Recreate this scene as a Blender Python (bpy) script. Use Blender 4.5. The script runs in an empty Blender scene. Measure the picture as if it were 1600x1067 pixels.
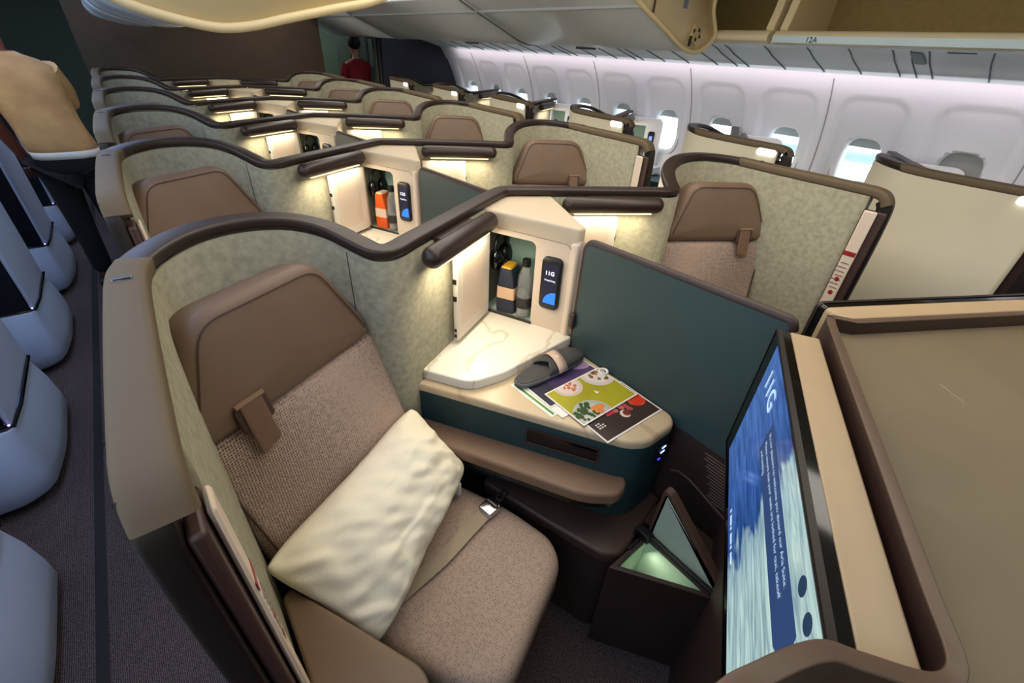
import bpy, math, random
from mathutils import Vector, Matrix, noise
random.seed(7)
SC = bpy.context.scene
COL = SC.collection

# ------------------------------------------------------------------ camera, world, lights, exposure
def make_camera():
    yaw, pitch, roll = 0.6983, 0.5855, 0.0605
    f = Vector((math.sin(yaw)*math.cos(pitch), math.cos(yaw)*math.cos(pitch), -math.sin(pitch)))
    r = Vector((math.cos(yaw), -math.sin(yaw), 0)); u = r.cross(f)
    r2 = r*math.cos(roll)+u*math.sin(roll); u2 = -r*math.sin(roll)+u*math.cos(roll)
    cd = bpy.data.cameras.new('camera'); cd.sensor_width = 36; cd.lens = 685.4/1600*36; cd.clip_start = .02
    c = bpy.data.objects.new('camera', cd); COL.objects.link(c)
    m = Matrix((r2, u2, -f)).transposed().to_4x4(); m.translation = Vector((-1.0244, -.6244, 1.6484))
    c.matrix_world = m; SC.camera = c
make_camera()
W = bpy.data.worlds.new('daylight'); SC.world = W; W.use_nodes = True
W.node_tree.nodes['Background'].inputs[0].default_value = (.80, .92, 1, 1)
W.node_tree.nodes['Background'].inputs[1].default_value = 3.2
SC.view_settings.view_transform = 'Standard'; SC.view_settings.look = 'None'
SC.view_settings.gamma = 1; SC.view_settings.use_curve_mapping = False
SC.view_settings.exposure = 0.0

def area(name, loc, size, sizey, power, col, rot=(0, 0, 0), parent=None):
    l = bpy.data.lights.new(name, 'AREA'); l.shape = 'RECTANGLE'; l.size = size; l.size_y = sizey
    l.energy = power; l.color = col
    o = bpy.data.objects.new(name, l); COL.objects.link(o); o.location = loc; o.rotation_euler = rot
    if parent: o.parent = parent
    return o
# unseen ceiling lights; right run shifted inboard so the bins don't block it
area('ceiling_light_left', (-1.45, 2.4, 2.26), .40, 9.0, 42, (.42, .58, 1.0))
area('ceiling_light_right', (.62, 2.0, 2.26), .35, 9.0, 52, (1.0, .93, .82))
area('ceiling_light_centre', (-.2, 1.5, 2.26), .7, 4.0, 27, (1.0, .89, .72))
# cove light washing the window wall on the right
area('cove_light', (2.56, 1.6, 1.60), .05, 7.4, 10, (1.0, .85, .90), (0, math.radians(-50), 0))

area('galley_fill', (1.6, 8.2, 2.25), 2.2, .6, 16, (.85, 1, .92))  # added light with no visible lamp, brightens the far galley

# ------------------------------------------------------------------ materials
def lin(c):
    return tuple(((v/255)/12.92 if v/255 <= .04045 else ((v/255+.055)/1.055)**2.4) for v in c)
MATS = {}
def mat(name, rgb, rough=.5, metal=0., var=0., scale=20., bump=0., bscale=None, spec=None, rgb2=None, detail=4., stretch=None, coat=0., trans=0., sheen=0.):
    if name in MATS: return MATS[name]
    m = bpy.data.materials.new(name); m.use_nodes = True; nt = m.node_tree; b = nt.nodes['Principled BSDF']
    c = lin(rgb); b.inputs['Base Color'].default_value = (*c, 1); b.inputs['Roughness'].default_value = rough
    b.inputs['Metallic'].default_value = metal
    if spec is not None: b.inputs['Specular IOR Level'].default_value = spec
    if coat: b.inputs['Coat Weight'].default_value = coat
    if trans: b.inputs['Transmission Weight'].default_value = trans
    if sheen: b.inputs['Sheen Weight'].default_value = sheen
    tc = nt.nodes.new('ShaderNodeTexCoord'); mp = nt.nodes.new('ShaderNodeMapping')
    nt.links.new(tc.outputs['Object'], mp.inputs[0])
    if stretch: mp.inputs['Scale'].default_value = stretch
    if var or rgb2:
        n = nt.nodes.new('ShaderNodeTexNoise'); n.inputs['Scale'].default_value = scale; n.inputs['Detail'].default_value = detail
        nt.links.new(mp.outputs[0], n.inputs['Vector'])
        r = nt.nodes.new('ShaderNodeValToRGB'); e = r.color_ramp.elements
        c2 = lin(rgb2) if rgb2 else tuple(min(1, x*(1+var)) for x in c)
        c1 = c if rgb2 else tuple(x*(1-var) for x in c)
        e[0].position = .35; e[0].color = (*c1, 1); e[1].position = .65; e[1].color = (*c2, 1)
        nt.links.new(n.outputs[0], r.inputs[0]); nt.links.new(r.outputs[0], b.inputs['Base Color'])
    if bump:
        n2 = nt.nodes.new('ShaderNodeTexNoise'); n2.inputs['Scale'].default_value = bscale or scale; n2.inputs['Detail'].default_value = 3
        nt.links.new(mp.outputs[0], n2.inputs['Vector'])
        bp = nt.nodes.new('ShaderNodeBump'); bp.inputs['Strength'].default_value = bump; bp.inputs['Distance'].default_value = .004
        nt.links.new(n2.outputs[0], bp.inputs['Height']); nt.links.new(bp.outputs[0], b.inputs['Normal'])
    MATS[name] = m; return m
def emit(name, rgb, strength):
    if name in MATS: return MATS[name]
    m = bpy.data.materials.new(name); m.use_nodes = True; b = m.node_tree.nodes['Principled BSDF']
    c = lin(rgb); b.inputs['Base Color'].default_value = (0, 0, 0, 1)
    b.inputs['Emission Color'].default_value = (*c, 1); b.inputs['Emission Strength'].default_value = strength
    MATS[name] = m; return m
def weave(name, rgb, rgb2, scale, rough=.9, bump=.6, flat=(1, 1, 1)):
    m = bpy.data.materials.new(name); m.use_nodes = True; nt = m.node_tree; b = nt.nodes['Principled BSDF']
    b.inputs['Roughness'].default_value = rough; b.inputs['Specular IOR Level'].default_value = .2
    tc = nt.nodes.new('ShaderNodeTexCoord'); mp = nt.nodes.new('ShaderNodeMapping'); mp.inputs['Scale'].default_value = flat
    nt.links.new(tc.outputs['Object'], mp.inputs[0])
    v = nt.nodes.new('ShaderNodeTexVoronoi'); v.inputs['Scale'].default_value = scale; v.inputs['Randomness'].default_value = .25
    nt.links.new(mp.outputs[0], v.inputs['Vector'])
    r = nt.nodes.new('ShaderNodeValToRGB'); e = r.color_ramp.elements
    e[0].position = .15; e[0].color = (*lin(rgb), 1); e[1].position = .55; e[1].color = (*lin(rgb2), 1)
    nt.links.new(v.outputs['Distance'], r.inputs[0]); nt.links.new(r.outputs[0], b.inputs['Base Color'])
    bp = nt.nodes.new('ShaderNodeBump'); bp.inputs['Strength'].default_value = bump; bp.inputs['Distance'].default_value = .002
    bp.invert = True
    nt.links.new(v.outputs['Distance'], bp.inputs['Height']); nt.links.new(bp.outputs[0], b.inputs['Normal'])
    MATS[name] = m; return m

SUEDE = mat('suede_wall', (140, 136, 115), .85, var=.15, scale=55, bump=.15, bscale=120, detail=8)
OUTER = mat('outer_shell', (205, 196, 172), .45, var=.03, scale=4)
KOUTER = mat('blue_lit_shell', (190, 204, 232), .5, bump=.08, bscale=300)  # cream shell with the blue aisle light put into its base colour
TRIM = mat('brown_trim', (46, 33, 28), .42)
TRIMTAN = mat('taupe_trim', (98, 82, 60), .68, bump=.05, bscale=400)
DARKFRAME = mat('dark_frame', (26, 16, 14), .45)
LEATHER = mat('brown_leather', (116, 93, 76), .5, var=.05, scale=8, bump=.12, bscale=260)
ARMLEATHER = mat('armrest_leather', (132, 103, 80), .45, var=.03, scale=8, bump=.08, bscale=260)
STITCH = mat('stitch', (70, 48, 38), .6)
FABRIC = weave('seat_fabric', (86, 70, 62), (186, 163, 148), 185, flat=(1, .02, 1), bump=.4)
FABRICFLAT = weave('cushion_fabric', (80, 65, 55), (178, 154, 135), 185, flat=(1, 1, .02), bump=.4)
CARPET = weave('carpet', (128, 110, 110), (46, 38, 39), 190, bump=1.0, flat=(1, 1, .02))
DARKCARPET = mat('dark_strip', (30, 27, 30), .8)
TEAL = mat('teal_panel', (32, 62, 66), .55, var=.06, scale=3)
TEALDARK = mat('teal_divider', (52, 74, 76), .5, var=.05, scale=2)
BLACK = mat('black_plastic', (16, 16, 17), .35)
GLOSS = mat('black_gloss', (8, 8, 10), .08)
BROWNPL = mat('dark_brown_plastic', (56, 40, 36), .5, var=.05, scale=12)
CREAM = mat('cream_housing', (222, 203, 182), .45)
CREAMTOP = mat('cream_top', (206, 188, 160), .5)
DOORWHITE = mat('door_white', (226, 216, 200), .4)
GREEN = mat('sage_lining', (112, 140, 126), .6)
GREENPALE = mat('pale_sage', (170, 186, 172), .6)
TRAY = mat('tray_taupe', (112, 99, 75), .62, var=.06, scale=5, bump=.06, bscale=300)
MONTOP = mat('monitor_case', (176, 152, 118), .5, var=.03, scale=10)
WHITEPL = mat('white_plastic', (225, 228, 230), .4)
SIDEWALL = mat('sidewall_plastic', (222, 224, 230), .5)
PSU = mat('service_panel', (196, 212, 214), .45, var=.03, scale=6)
BINGREY = mat('bin_grey', (206, 209, 209), .35, var=.03, scale=3)
BINCREAM = mat('bin_cream', (222, 203, 158), .5)
BINOLIVE = mat('bin_olive', (142, 118, 62), .7, var=.08, scale=30)
BINBLUE = mat('bin_inner_blue', (110, 126, 140), .5)
LAMP_LIT = emit('lamp_lens', (255, 225, 165), 2.5)
CHROME = mat('chrome', (215, 215, 215), .15, 1.)
STEEL = mat('dark_steel', (95, 92, 88), .3, .9)
BELT = mat('belt_webbing', (168, 150, 124), .75, bump=.5, bscale=600)
COTTON = mat('pillow_cotton', (250, 241, 214), .85, bump=.2, bscale=60)
PAPER = mat('white_paper', (238, 232, 224), .6)
NAVYWALL = mat('navy_partition', (44, 46, 62), .8, var=.04, scale=4)
BROWNWALL = mat('brown_bulkhead', (70, 56, 44), .85, var=.06, scale=5)
GALLEY = mat('galley_grey_green', (104, 118, 106), .5)
CURTAIN = mat('curtain_grey', (62, 62, 62), .85, bump=.3, bscale=40)

def marble(name, base, vein, scale, dist=6., wd=.045):
    m = bpy.data.materials.new(name); m.use_nodes = True; nt = m.node_tree; b = nt.nodes['Principled BSDF']
    b.inputs['Roughness'].default_value = .3
    tc = nt.nodes.new('ShaderNodeTexCoord'); mp = nt.nodes.new('ShaderNodeMapping'); mp.inputs['Rotation'].default_value = (0, 0, .5)
    nt.links.new(tc.outputs['Object'], mp.inputs[0])
    w = nt.nodes.new('ShaderNodeTexWave'); w.inputs['Scale'].default_value = scale; w.inputs['Distortion'].default_value = dist
    w.inputs['Detail'].default_value = 5; w.inputs['Detail Scale'].default_value = 1.6
    nt.links.new(mp.outputs[0], w.inputs['Vector'])
    r = nt.nodes.new('ShaderNodeValToRGB'); e = r.color_ramp.elements
    e[0].position = 0; e[0].color = (*lin(vein), 1); e[1].position = wd; e[1].color = (*lin(base), 1)
    nt.links.new(w.outputs[0], r.inputs[0]); nt.links.new(r.outputs[0], b.inputs['Base Color'])
    MATS[name] = m; return m
MARBLE = marble('white_marble', (236, 230, 214), (214, 202, 178), 1.5, 12, .03)
SAND = marble('sand_marble', (204, 182, 146), (186, 163, 128), 1.3, 8, .035)

# ------------------------------------------------------------------ mesh helpers
class MB:
    def __init__(s): s.v = []; s.f = []; s.uv = None
    def add(s, vs, fs):
        o = len(s.v); s.v += [Vector(v) for v in vs]; s.f += [tuple(i+o for i in f) for f in fs]; return s
    def box(s, c, d, rz=0, M=None):
        vs = []
        for x in (-.5, .5):
            for y in (-.5, .5):
                for z in (-.5, .5):
                    p = Vector((x*d[0], y*d[1], z*d[2]))
                    if M is not None: p = M @ p
                    if rz: p = Matrix.Rotation(rz, 3, 'Z') @ p
                    vs.append(p+Vector(c))
        return s.add(vs, [(0, 1, 3, 2), (4, 6, 7, 5), (0, 4, 5, 1), (2, 3, 7, 6), (0, 2, 6, 4), (1, 5, 7, 3)])
    def rings(s, rings, cap0=True, cap1=True, closed=True):
        o = len(s.v); n = len(rings[0])
        for r in rings: s.v += [Vector(p) for p in r]
        for i in range(len(rings)-1):
            for j in range(n if closed else n-1):
                k = (j+1) % n
                s.f.append((o+i*n+j, o+i*n+k, o+(i+1)*n+k, o+(i+1)*n+j))
        if closed and cap0: s.f.append(tuple(o+j for j in range(n-1, -1, -1)))
        if closed and cap1: s.f.append(tuple(o+(len(rings)-1)*n+j for j in range(n)))
        return s
    def prism(s, poly, z0, z1, r=0., n=3):
        # extruded plan outline with rounded top edge r
        if r <= 0: return s.rings([[(x, y, z0) for x, y in poly], [(x, y, z1) for x, y in poly]])
        R = [[(x, y, z0) for x, y in poly]]
        for i in range(n+1):
            a = i/n*math.pi/2
            q = inset(poly, r*(1-math.cos(a)))
            R.append([(x, y, z1-r+r*math.sin(a)) for x, y in q])
        return s.rings(R)
    def tube(s, pts, r, n=8, caps=True):
        pts = [Vector(p) for p in pts]; R = []; up = None
        for i, p in enumerate(pts):
            t = (pts[min(i+1, len(pts)-1)]-pts[max(i-1, 0)]).normalized()
            if up is None:
                up = Vector((0, 0, 1)) if abs(t.z) < .9 else Vector((1, 0, 0))
            a = t.cross(up).normalized(); up = a.cross(t).normalized()
            rr = r[i] if isinstance(r, (list, tuple)) else r
            R.append([p+a*rr*math.cos(2*math.pi*j/n)+up*rr*math.sin(2*math.pi*j/n) for j in range(n)])
        return s.rings(R, caps, caps)
    def lathe(s, prof, c=(0, 0, 0), n=20):
        R = [[(c[0]+r*math.cos(2*math.pi*j/n), c[1]+r*math.sin(2*math.pi*j/n), c[2]+z) for j in range(n)] for r, z in prof]
        return s.rings(R)
    def capsule(s, a, b, r, n=14, m=5):
        a = Vector(a); b = Vector(b); t = (b-a).normalized(); P = []; Rr = []
        for i in range(m+1):
            q = math.pi/2*i/m; P.append(a-t*r*math.cos(q)); Rr.append(max(r*math.sin(q), 1e-4))
        for i in range(m+1):
            q = math.pi/2*i/m; P.append(b+t*r*math.sin(q)); Rr.append(max(r*math.cos(q), 1e-4))
        up = Vector((0, 0, 1)) if abs(t.z) < .9 else Vector((1, 0, 0)); x = t.cross(up).normalized(); y = x.cross(t)
        return s.rings([[p+x*q*math.cos(2*math.pi*j/n)+y*q*math.sin(2*math.pi*j/n) for j in range(n)] for p, q in zip(P, Rr)])
    def sphere(s, c, r, n=12, m=8):
        rx, ry, rz = r if isinstance(r, (tuple, list)) else (r, r, r)
        return s.rings([[(c[0]+rx*max(math.sin(math.pi*i/m), 1e-3)*math.cos(2*math.pi*j/n), c[1]+ry*max(math.sin(math.pi*i/m), 1e-3)*math.sin(2*math.pi*j/n), c[2]-rz*math.cos(math.pi*i/m)) for j in range(n)] for i in range(m+1)])
    def pad(s, outline, fn, th, r, bulge=0., n=4):
        # cushion: outline (a,b) -> fn(a,b,d) with d=0 at front face, negative to the back
        R = [[fn(a, b, -th) for a, b in inset(outline, r*.3)]]
        R.append([fn(a, b, -th+r*.3) for a, b in outline])
        for i in range(n+1):
            q = i/n*math.pi/2
            R.append([fn(a, b, -r+r*math.sin(q)) for a, b in inset(outline, r*(1-math.cos(q)))])
        base = inset(outline, r); ca = sum(p[0] for p in base)/len(base); cb = sum(p[1] for p in base)/len(base)
        for k in (.75, .5, .25, .04):
            R.append([fn(ca+(a-ca)*k, cb+(b-cb)*k, bulge*(1-k*k)) for a, b in base])
        return s.rings(R)
    def grid(s, nu, nv, fn):
        o = len(s.v)
        for i in range(nu+1):
            for j in range(nv+1): s.v.append(Vector(fn(i/nu, j/nv)))
        for i in range(nu):
            for j in range(nv):
                a = o+i*(nv+1)+j; s.f.append((a, a+nv+1, a+nv+2, a+1))
        return s
def inset(poly, d):
    if d == 0: return list(poly)
    n = len(poly); ar = sum(poly[i][0]*poly[(i+1) % n][1]-poly[(i+1) % n][0]*poly[i][1] for i in range(n)); sg = 1 if ar > 0 else -1
    out = []
    for i in range(n):
        p0 = Vector(poly[i-1]); p1 = Vector(poly[i]); p2 = Vector(poly[(i+1) % n])
        a = (p1-p0).normalized(); b = (p2-p1).normalized()
        na = Vector((-a.y, a.x)); nb = Vector((-b.y, b.x)); m = (na+nb)
        m = m/max(m.length_squared, .35)*2
        out.append(tuple(p1+m*d*sg))
    return out
def rounded(poly, r, n=5):
    # round polygon corners (2D)
    out = []; N = len(poly)
    for i in range(N):
        p0 = Vector(poly[i-1]); p1 = Vector(poly[i]); p2 = Vector(poly[(i+1) % N])
        rr = r[i] if isinstance(r, (list, tuple)) else r
        a = (p0-p1); b = (p2-p1); l = min(rr, a.length*.45, b.length*.45)
        if l <= 1e-5: out.append(tuple(p1)); continue
        q0 = p1+a.normalized()*l; q1 = p1+b.normalized()*l
        for k in range(n+1):
            t = k/n; out.append(tuple((1-t)**2*q0+2*t*(1-t)*p1+t*t*q1))
    return out
def smooth_path(pts, n=6):
    P = [Vector(p) for p in pts]; out = []
    for i in range(len(P)-1):
        p0 = P[max(i-1, 0)]; p1 = P[i]; p2 = P[i+1]; p3 = P[min(i+2, len(P)-1)]
        for k in range(n):
            t = k/n
            out.append(.5*((2*p1)+(p2-p0)*t+(2*p0-5*p1+4*p2-p3)*t*t+(3*p1-p0-p2*1-2*p2+p3)*t**3) if False else
                       .5*((2*p1)+(-p0+p2)*t+(2*p0-5*p1+4*p2-p3)*t*t+(-p0+3*p1-3*p2+p3)*t**3))
    out.append(P[-1]); return out

MIR = 1                                   # -1 while a right-hand (mirrored) suite is built
OFF = Vector((0, 0, 0))                   # where the suite being built stands
def tag(o, label=None, cat=None, group=None, kind=None):
    if label: o['label'] = label
    if cat: o['category'] = cat
    if group: o['group'] = group
    if kind: o['kind'] = kind
    return o
def thing(name, label, cat, base=(0, 0, 0), group=None):
    o = bpy.data.objects.new(name, None); COL.objects.link(o)
    b = Vector((base[0]*MIR, base[1], base[2])); o.location = b+OFF; o['_b'] = tuple(b); o.empty_display_size = .05
    return tag(o, label, cat, group)
def rootbase(o):
    while o.parent: o = o.parent
    return Vector(o['_b']) if '_b' in o else Vector((0, 0, 0))
def obj(name, mb, m, parent=None, smooth=40, bevel=0., sub=0, wn=False, flat=False, seg=2, label=None, mir=True):
    me = bpy.data.meshes.new(name); s = MIR if mir else 1
    b = rootbase(parent) if parent else Vector((0, 0, 0))
    vs = [Vector((v.x*s, v.y, v.z))-b for v in mb.v]
    fs = mb.f if s > 0 else [tuple(reversed(f)) for f in mb.f]
    me.from_pydata(vs, [], fs); me.update()
    import bmesh
    bm = bmesh.new(); bm.from_mesh(me); bmesh.ops.recalc_face_normals(bm, faces=bm.faces); bm.to_mesh(me); bm.free()
    me.materials.append(m)
    if not flat:
        me.shade_smooth(); me.set_sharp_from_angle(angle=math.radians(smooth))
    o = bpy.data.objects.new(name, me); COL.objects.link(o)
    if parent: o.parent = parent
    else: o.location = OFF
    if bevel:
        bv = o.modifiers.new('bevel', 'BEVEL'); bv.width = bevel; bv.segments = seg; bv.limit_method = 'ANGLE'; bv.angle_limit = math.radians(35)
    if sub:
        sd = o.modifiers.new('sub', 'SUBSURF'); sd.levels = sub; sd.render_levels = sub
    if label: o['label'] = label
    return o
def solo(name, mb, m, label, cat, group=None, **k):
    o = obj(name, mb, m, **k); return tag(o, label, cat, group)
def struct(name, mb, m, **k):
    o = obj(name, mb, m, **k); o['kind'] = 'structure'; return o
def dup(root, d, label=None, group=None):
    r = root.copy(); COL.objects.link(r); r.location = root.location+Vector(d)
    if label: r['label'] = label
    if group: r['group'] = group
    def rec(src, dst):
        for ch in list(src.children):
            c = ch.copy(); COL.objects.link(c); c.parent = dst; rec(ch, c)
    rec(root, r); return r
def text_mb(body, size, origin, right, up, extr=.0004, align='LEFT', bold=0.):
    cu = bpy.data.curves.new('t', 'FONT'); cu.body = body; cu.size = size; cu.extrude = 0; cu.align_x = align; cu.resolution_u = 3; cu.offset = bold
    o = bpy.data.objects.new('t', cu); COL.objects.link(o)
    me = bpy.data.meshes.new_from_object(o.evaluated_get(bpy.context.evaluated_depsgraph_get()))
    mb = MB(); R = Vector(right).normalized(); U = Vector(up).normalized(); N = R.cross(U)
    mb.add([Vector(origin)+R*v.co.x+U*v.co.y+N*extr for v in me.vertices], [tuple(p.vertices) for p in me.polygons])
    bpy.data.objects.remove(o); bpy.data.curves.remove(cu); bpy.data.meshes.remove(me)
    return mb

# ------------------------------------------------------------------ suite geometry (left-hand suite, row origin at y=0)
PITCH = 1.09
ROWWORD = ['nearest row', 'second row', 'third row', 'fourth row', 'fifth row', 'farthest row']
CEN = [(0, .700, 1.222), (-.03, .690, 1.222), (-.08, .665, 1.222), (-.25, .573, 1.222), (-.42, .480, 1.222), (-.53, .420, 1.222), (-.575, .395, 1.221),
       (-.608, .386, 1.221), (-.636, .398, 1.225), (-.665, .437, 1.240), (-.706, .482, 1.264), (-.76, .512, 1.284), (-.82, .527, 1.296), (-.89, .529, 1.302),
       (-.96, .512, 1.304), (-1.02, .475, 1.303), (-1.07, .420, 1.300), (-1.096, .372, 1.297), (-1.108, .32, 1.294), (-1.113, .2, 1.291), (-1.116, 0, 1.289), (-1.117, -.15, 1.287)]
FRONT = [(-1.117, -.19, 1.278), (-1.117, -.217, 1.25), (-1.117, -.23, 1.20), (-1.118, -.235, 1.0), (-1.12, -.235, .6), (-1.12, -.235, .03)]
PATH = smooth_path(CEN, 5)
FULL = PATH+smooth_path([PATH[-1]]+[Vector(p) for p in FRONT], 4)[1:]
def normals(path):
    N = []; last = Vector((1, 0, 0))
    for i, p in enumerate(path):
        t = path[min(i+1, len(path)-1)]-path[max(i-1, 0)]; t2 = Vector((t.x, t.y, 0))
        if i == 0: t2 = Vector((-1, 0, 0))
        if t2.length > 1e-3 and abs(t.z) < 2.5*t2.length: last = Vector((-t2.y, t2.x, 0)).normalized()
        N.append(last.copy())
    return N
def sweep(mb, path, N, prof, cap=True):
    R = []
    for i, p in enumerate(path):
        t = (path[min(i+1, len(path)-1)]-path[max(i-1, 0)]).normalized()
        if i == 0: t = Vector((-1, 0, 0))
        u = t.cross(N[i])
        R.append([p+N[i]*a+u*b for a, b in prof])
    return mb.rings(R, cap, cap)
NP = normals(PATH); NF = normals(FULL)
def rrect(w, h0, h1, r, n=3):
    return rounded([(-w/2, h0), (w/2, h0), (w/2, h1), (-w/2, h1)], r, n)
A0 = Vector((-.60, .355, 0)); B0 = Vector((-.03, .667, 0)); WD = (B0-A0).normalized(); WN = Vector((-WD.y, WD.x, 0))   # wall line, WN to the back
def onw(s, off, z): p = A0+WD*s+WN*off; return Vector((p.x, p.y, z))
HH = Vector((-.7956, .386, 0)); SS = Vector((.8894, .4572, 0)); FF = Vector((.4572, -.8894, 0))
def sf(s, f, z): p = HH+SS*s+FF*f; return Vector((p.x, p.y, z))

def make_shell(side, word, outer, window=False):
    """the wall of one suite: suede inside, pale outside, brown rim, dark front frame, reading lamp"""
    if window: lab = word; g = 'shells of the window suites'
    else: lab = word; g = 'shells of the centre suites'
    t = thing('suite_shell', lab, 'partition', (-1.0, .3, 0), g)
    m = MB(); top = .03
    m.rings([[p+n*.024+Vector((0, 0, .035-p.z)) for p, n in zip(PATH, NP)], [p+n*.024+Vector((0, 0, .5-p.z)) for p, n in zip(PATH, NP)],
             [p+n*.024-Vector((0, 0, top)) for p, n in zip(PATH, NP)]], closed=False)
    o = obj('inner_wall', m, SUEDE, t, smooth=60)
    sol = o.modifiers.new('solid', 'SOLIDIFY'); sol.thickness = .012; sol.offset = 0
    m = MB()
    m.rings([[p-n*.02+Vector((0, 0, .0-p.z)) for p, n in zip(PATH, NP)], [p-n*.02-Vector((0, 0, top)) for p, n in zip(PATH, NP)]], closed=False)
    o = obj('outer_wall', m, outer, t, smooth=60)
    sol = o.modifiers.new('solid', 'SOLIDIFY'); sol.thickness = .012; sol.offset = 0
    m = MB(); sweep(m, PATH, NP, rrect(.056, -.024, 0, .008)); obj('rim', m, TRIM if not window else TRIM, t, smooth=50)
    # leather-look cap along the aisle wing
    i0 = next(i for i, p in enumerate(PATH) if p.x < -1.09); W1 = PATH[i0:]+FULL[len(PATH):len(PATH)+9]; N1 = NF[i0:i0+len(W1)]
    m = MB(); sweep(m, W1, N1, rrect(.060, -.032, .003, .012)); obj('wing_cap', m, TRIMTAN, t, smooth=50)
    i1 = len(PATH)+4; m = MB(); sweep(m, FULL[i1:], NF[i1:], [(a-.012, b) for a, b in rrect(.036, -.05, 0, .008)]); obj('door_frame', m, DARKFRAME, t, smooth=50)
    m = MB(); m.box((-1.1005, -.180, .62), (.020, .09, 1.18)); obj('door_edge', m, mat('door_leather', (66, 44, 38), .45), t, bevel=.006)
    # latch slot on the cap
    m = MB(); m.box((-1.112, .295, 1.2955), (.030, .012, .004)); l = obj('latch', m, STEEL, t, bevel=.0015)
    m = MB(); m.box((-1.112, .295, 1.2975), (.024, .007, .003)); obj('latch_slot', m, BLACK, l)
    # placard strip inside the wing front
    m = MB(); m.box((-1.083, -.176, .90), (.010, .044, .62)); pl = obj('placard_strip', m, WHITEPL if window else CREAM, t, bevel=.005)
    m = MB(); m.box((-1.0775, -.176, 1.04), (.001, .042, .018)); obj('red_band', m, mat('placard_red', (150, 20, 28), .5), pl)
    m = MB()
    for i in range(7): m.box((-1.0775, -.176+.004*(i % 3), 1.0-.018*i), (.0008, .028+.006*(i % 3), .004))
    obj('small_print', m, mat('print_grey', (120, 110, 105), .6), pl)
    for zc in (.93, .87):
        m = MB(); m.sphere((-1.0775, -.176, zc), (.0006, .009, .010), 8, 6); obj('red_mark', m, MATS['placard_red'], pl)
    # seam in the suede
    m = MB(); q = sorted(zip(PATH, NP), key=lambda a: abs(a[0].x+.672))[0]; p = q[0]+q[1]*.0305
    m.tube([(p.x, p.y, .5), (p.x, p.y, q[0].z-.035)], .0012, 5); obj('seam', m, mat('seam_dark', (70, 66, 54), .8), t)
    # reading lamp below the rim
    m = MB(); m.capsule(onw(.100, -.046, 1.175), onw(.445, -.046, 1.175), .031, 16); lp = obj('reading_lamp', m, BROWNDK, t, smooth=60)
    m = MB(); m.box(onw(.27, -.015, 1.185), (.20, .03, .03), rz=math.atan2(WD.y, WD.x)); obj('lamp_bracket', m, BROWNDK, lp)
    m = MB(); m.box(onw(.272, -.046, 1.1445), (.31, .026, .005), rz=math.atan2(WD.y, WD.x)); obj('lamp_lens', m, LAMP_LIT, lp)
    return t
BROWNDK = mat('lamp_brown', (50, 36, 30), .35)

def lamp_light(y, mx, x0=0., power=5., col=(1, .86, .62)):
    p = onw(.272, -.052, 1.137); rz = math.atan2(WD.y, WD.x)
    area('reading_light', (p.x*mx+x0, p.y+y, p.z), .31, .024, power, col, (math.radians(-14)*1, 0, rz if mx > 0 else -rz))

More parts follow.
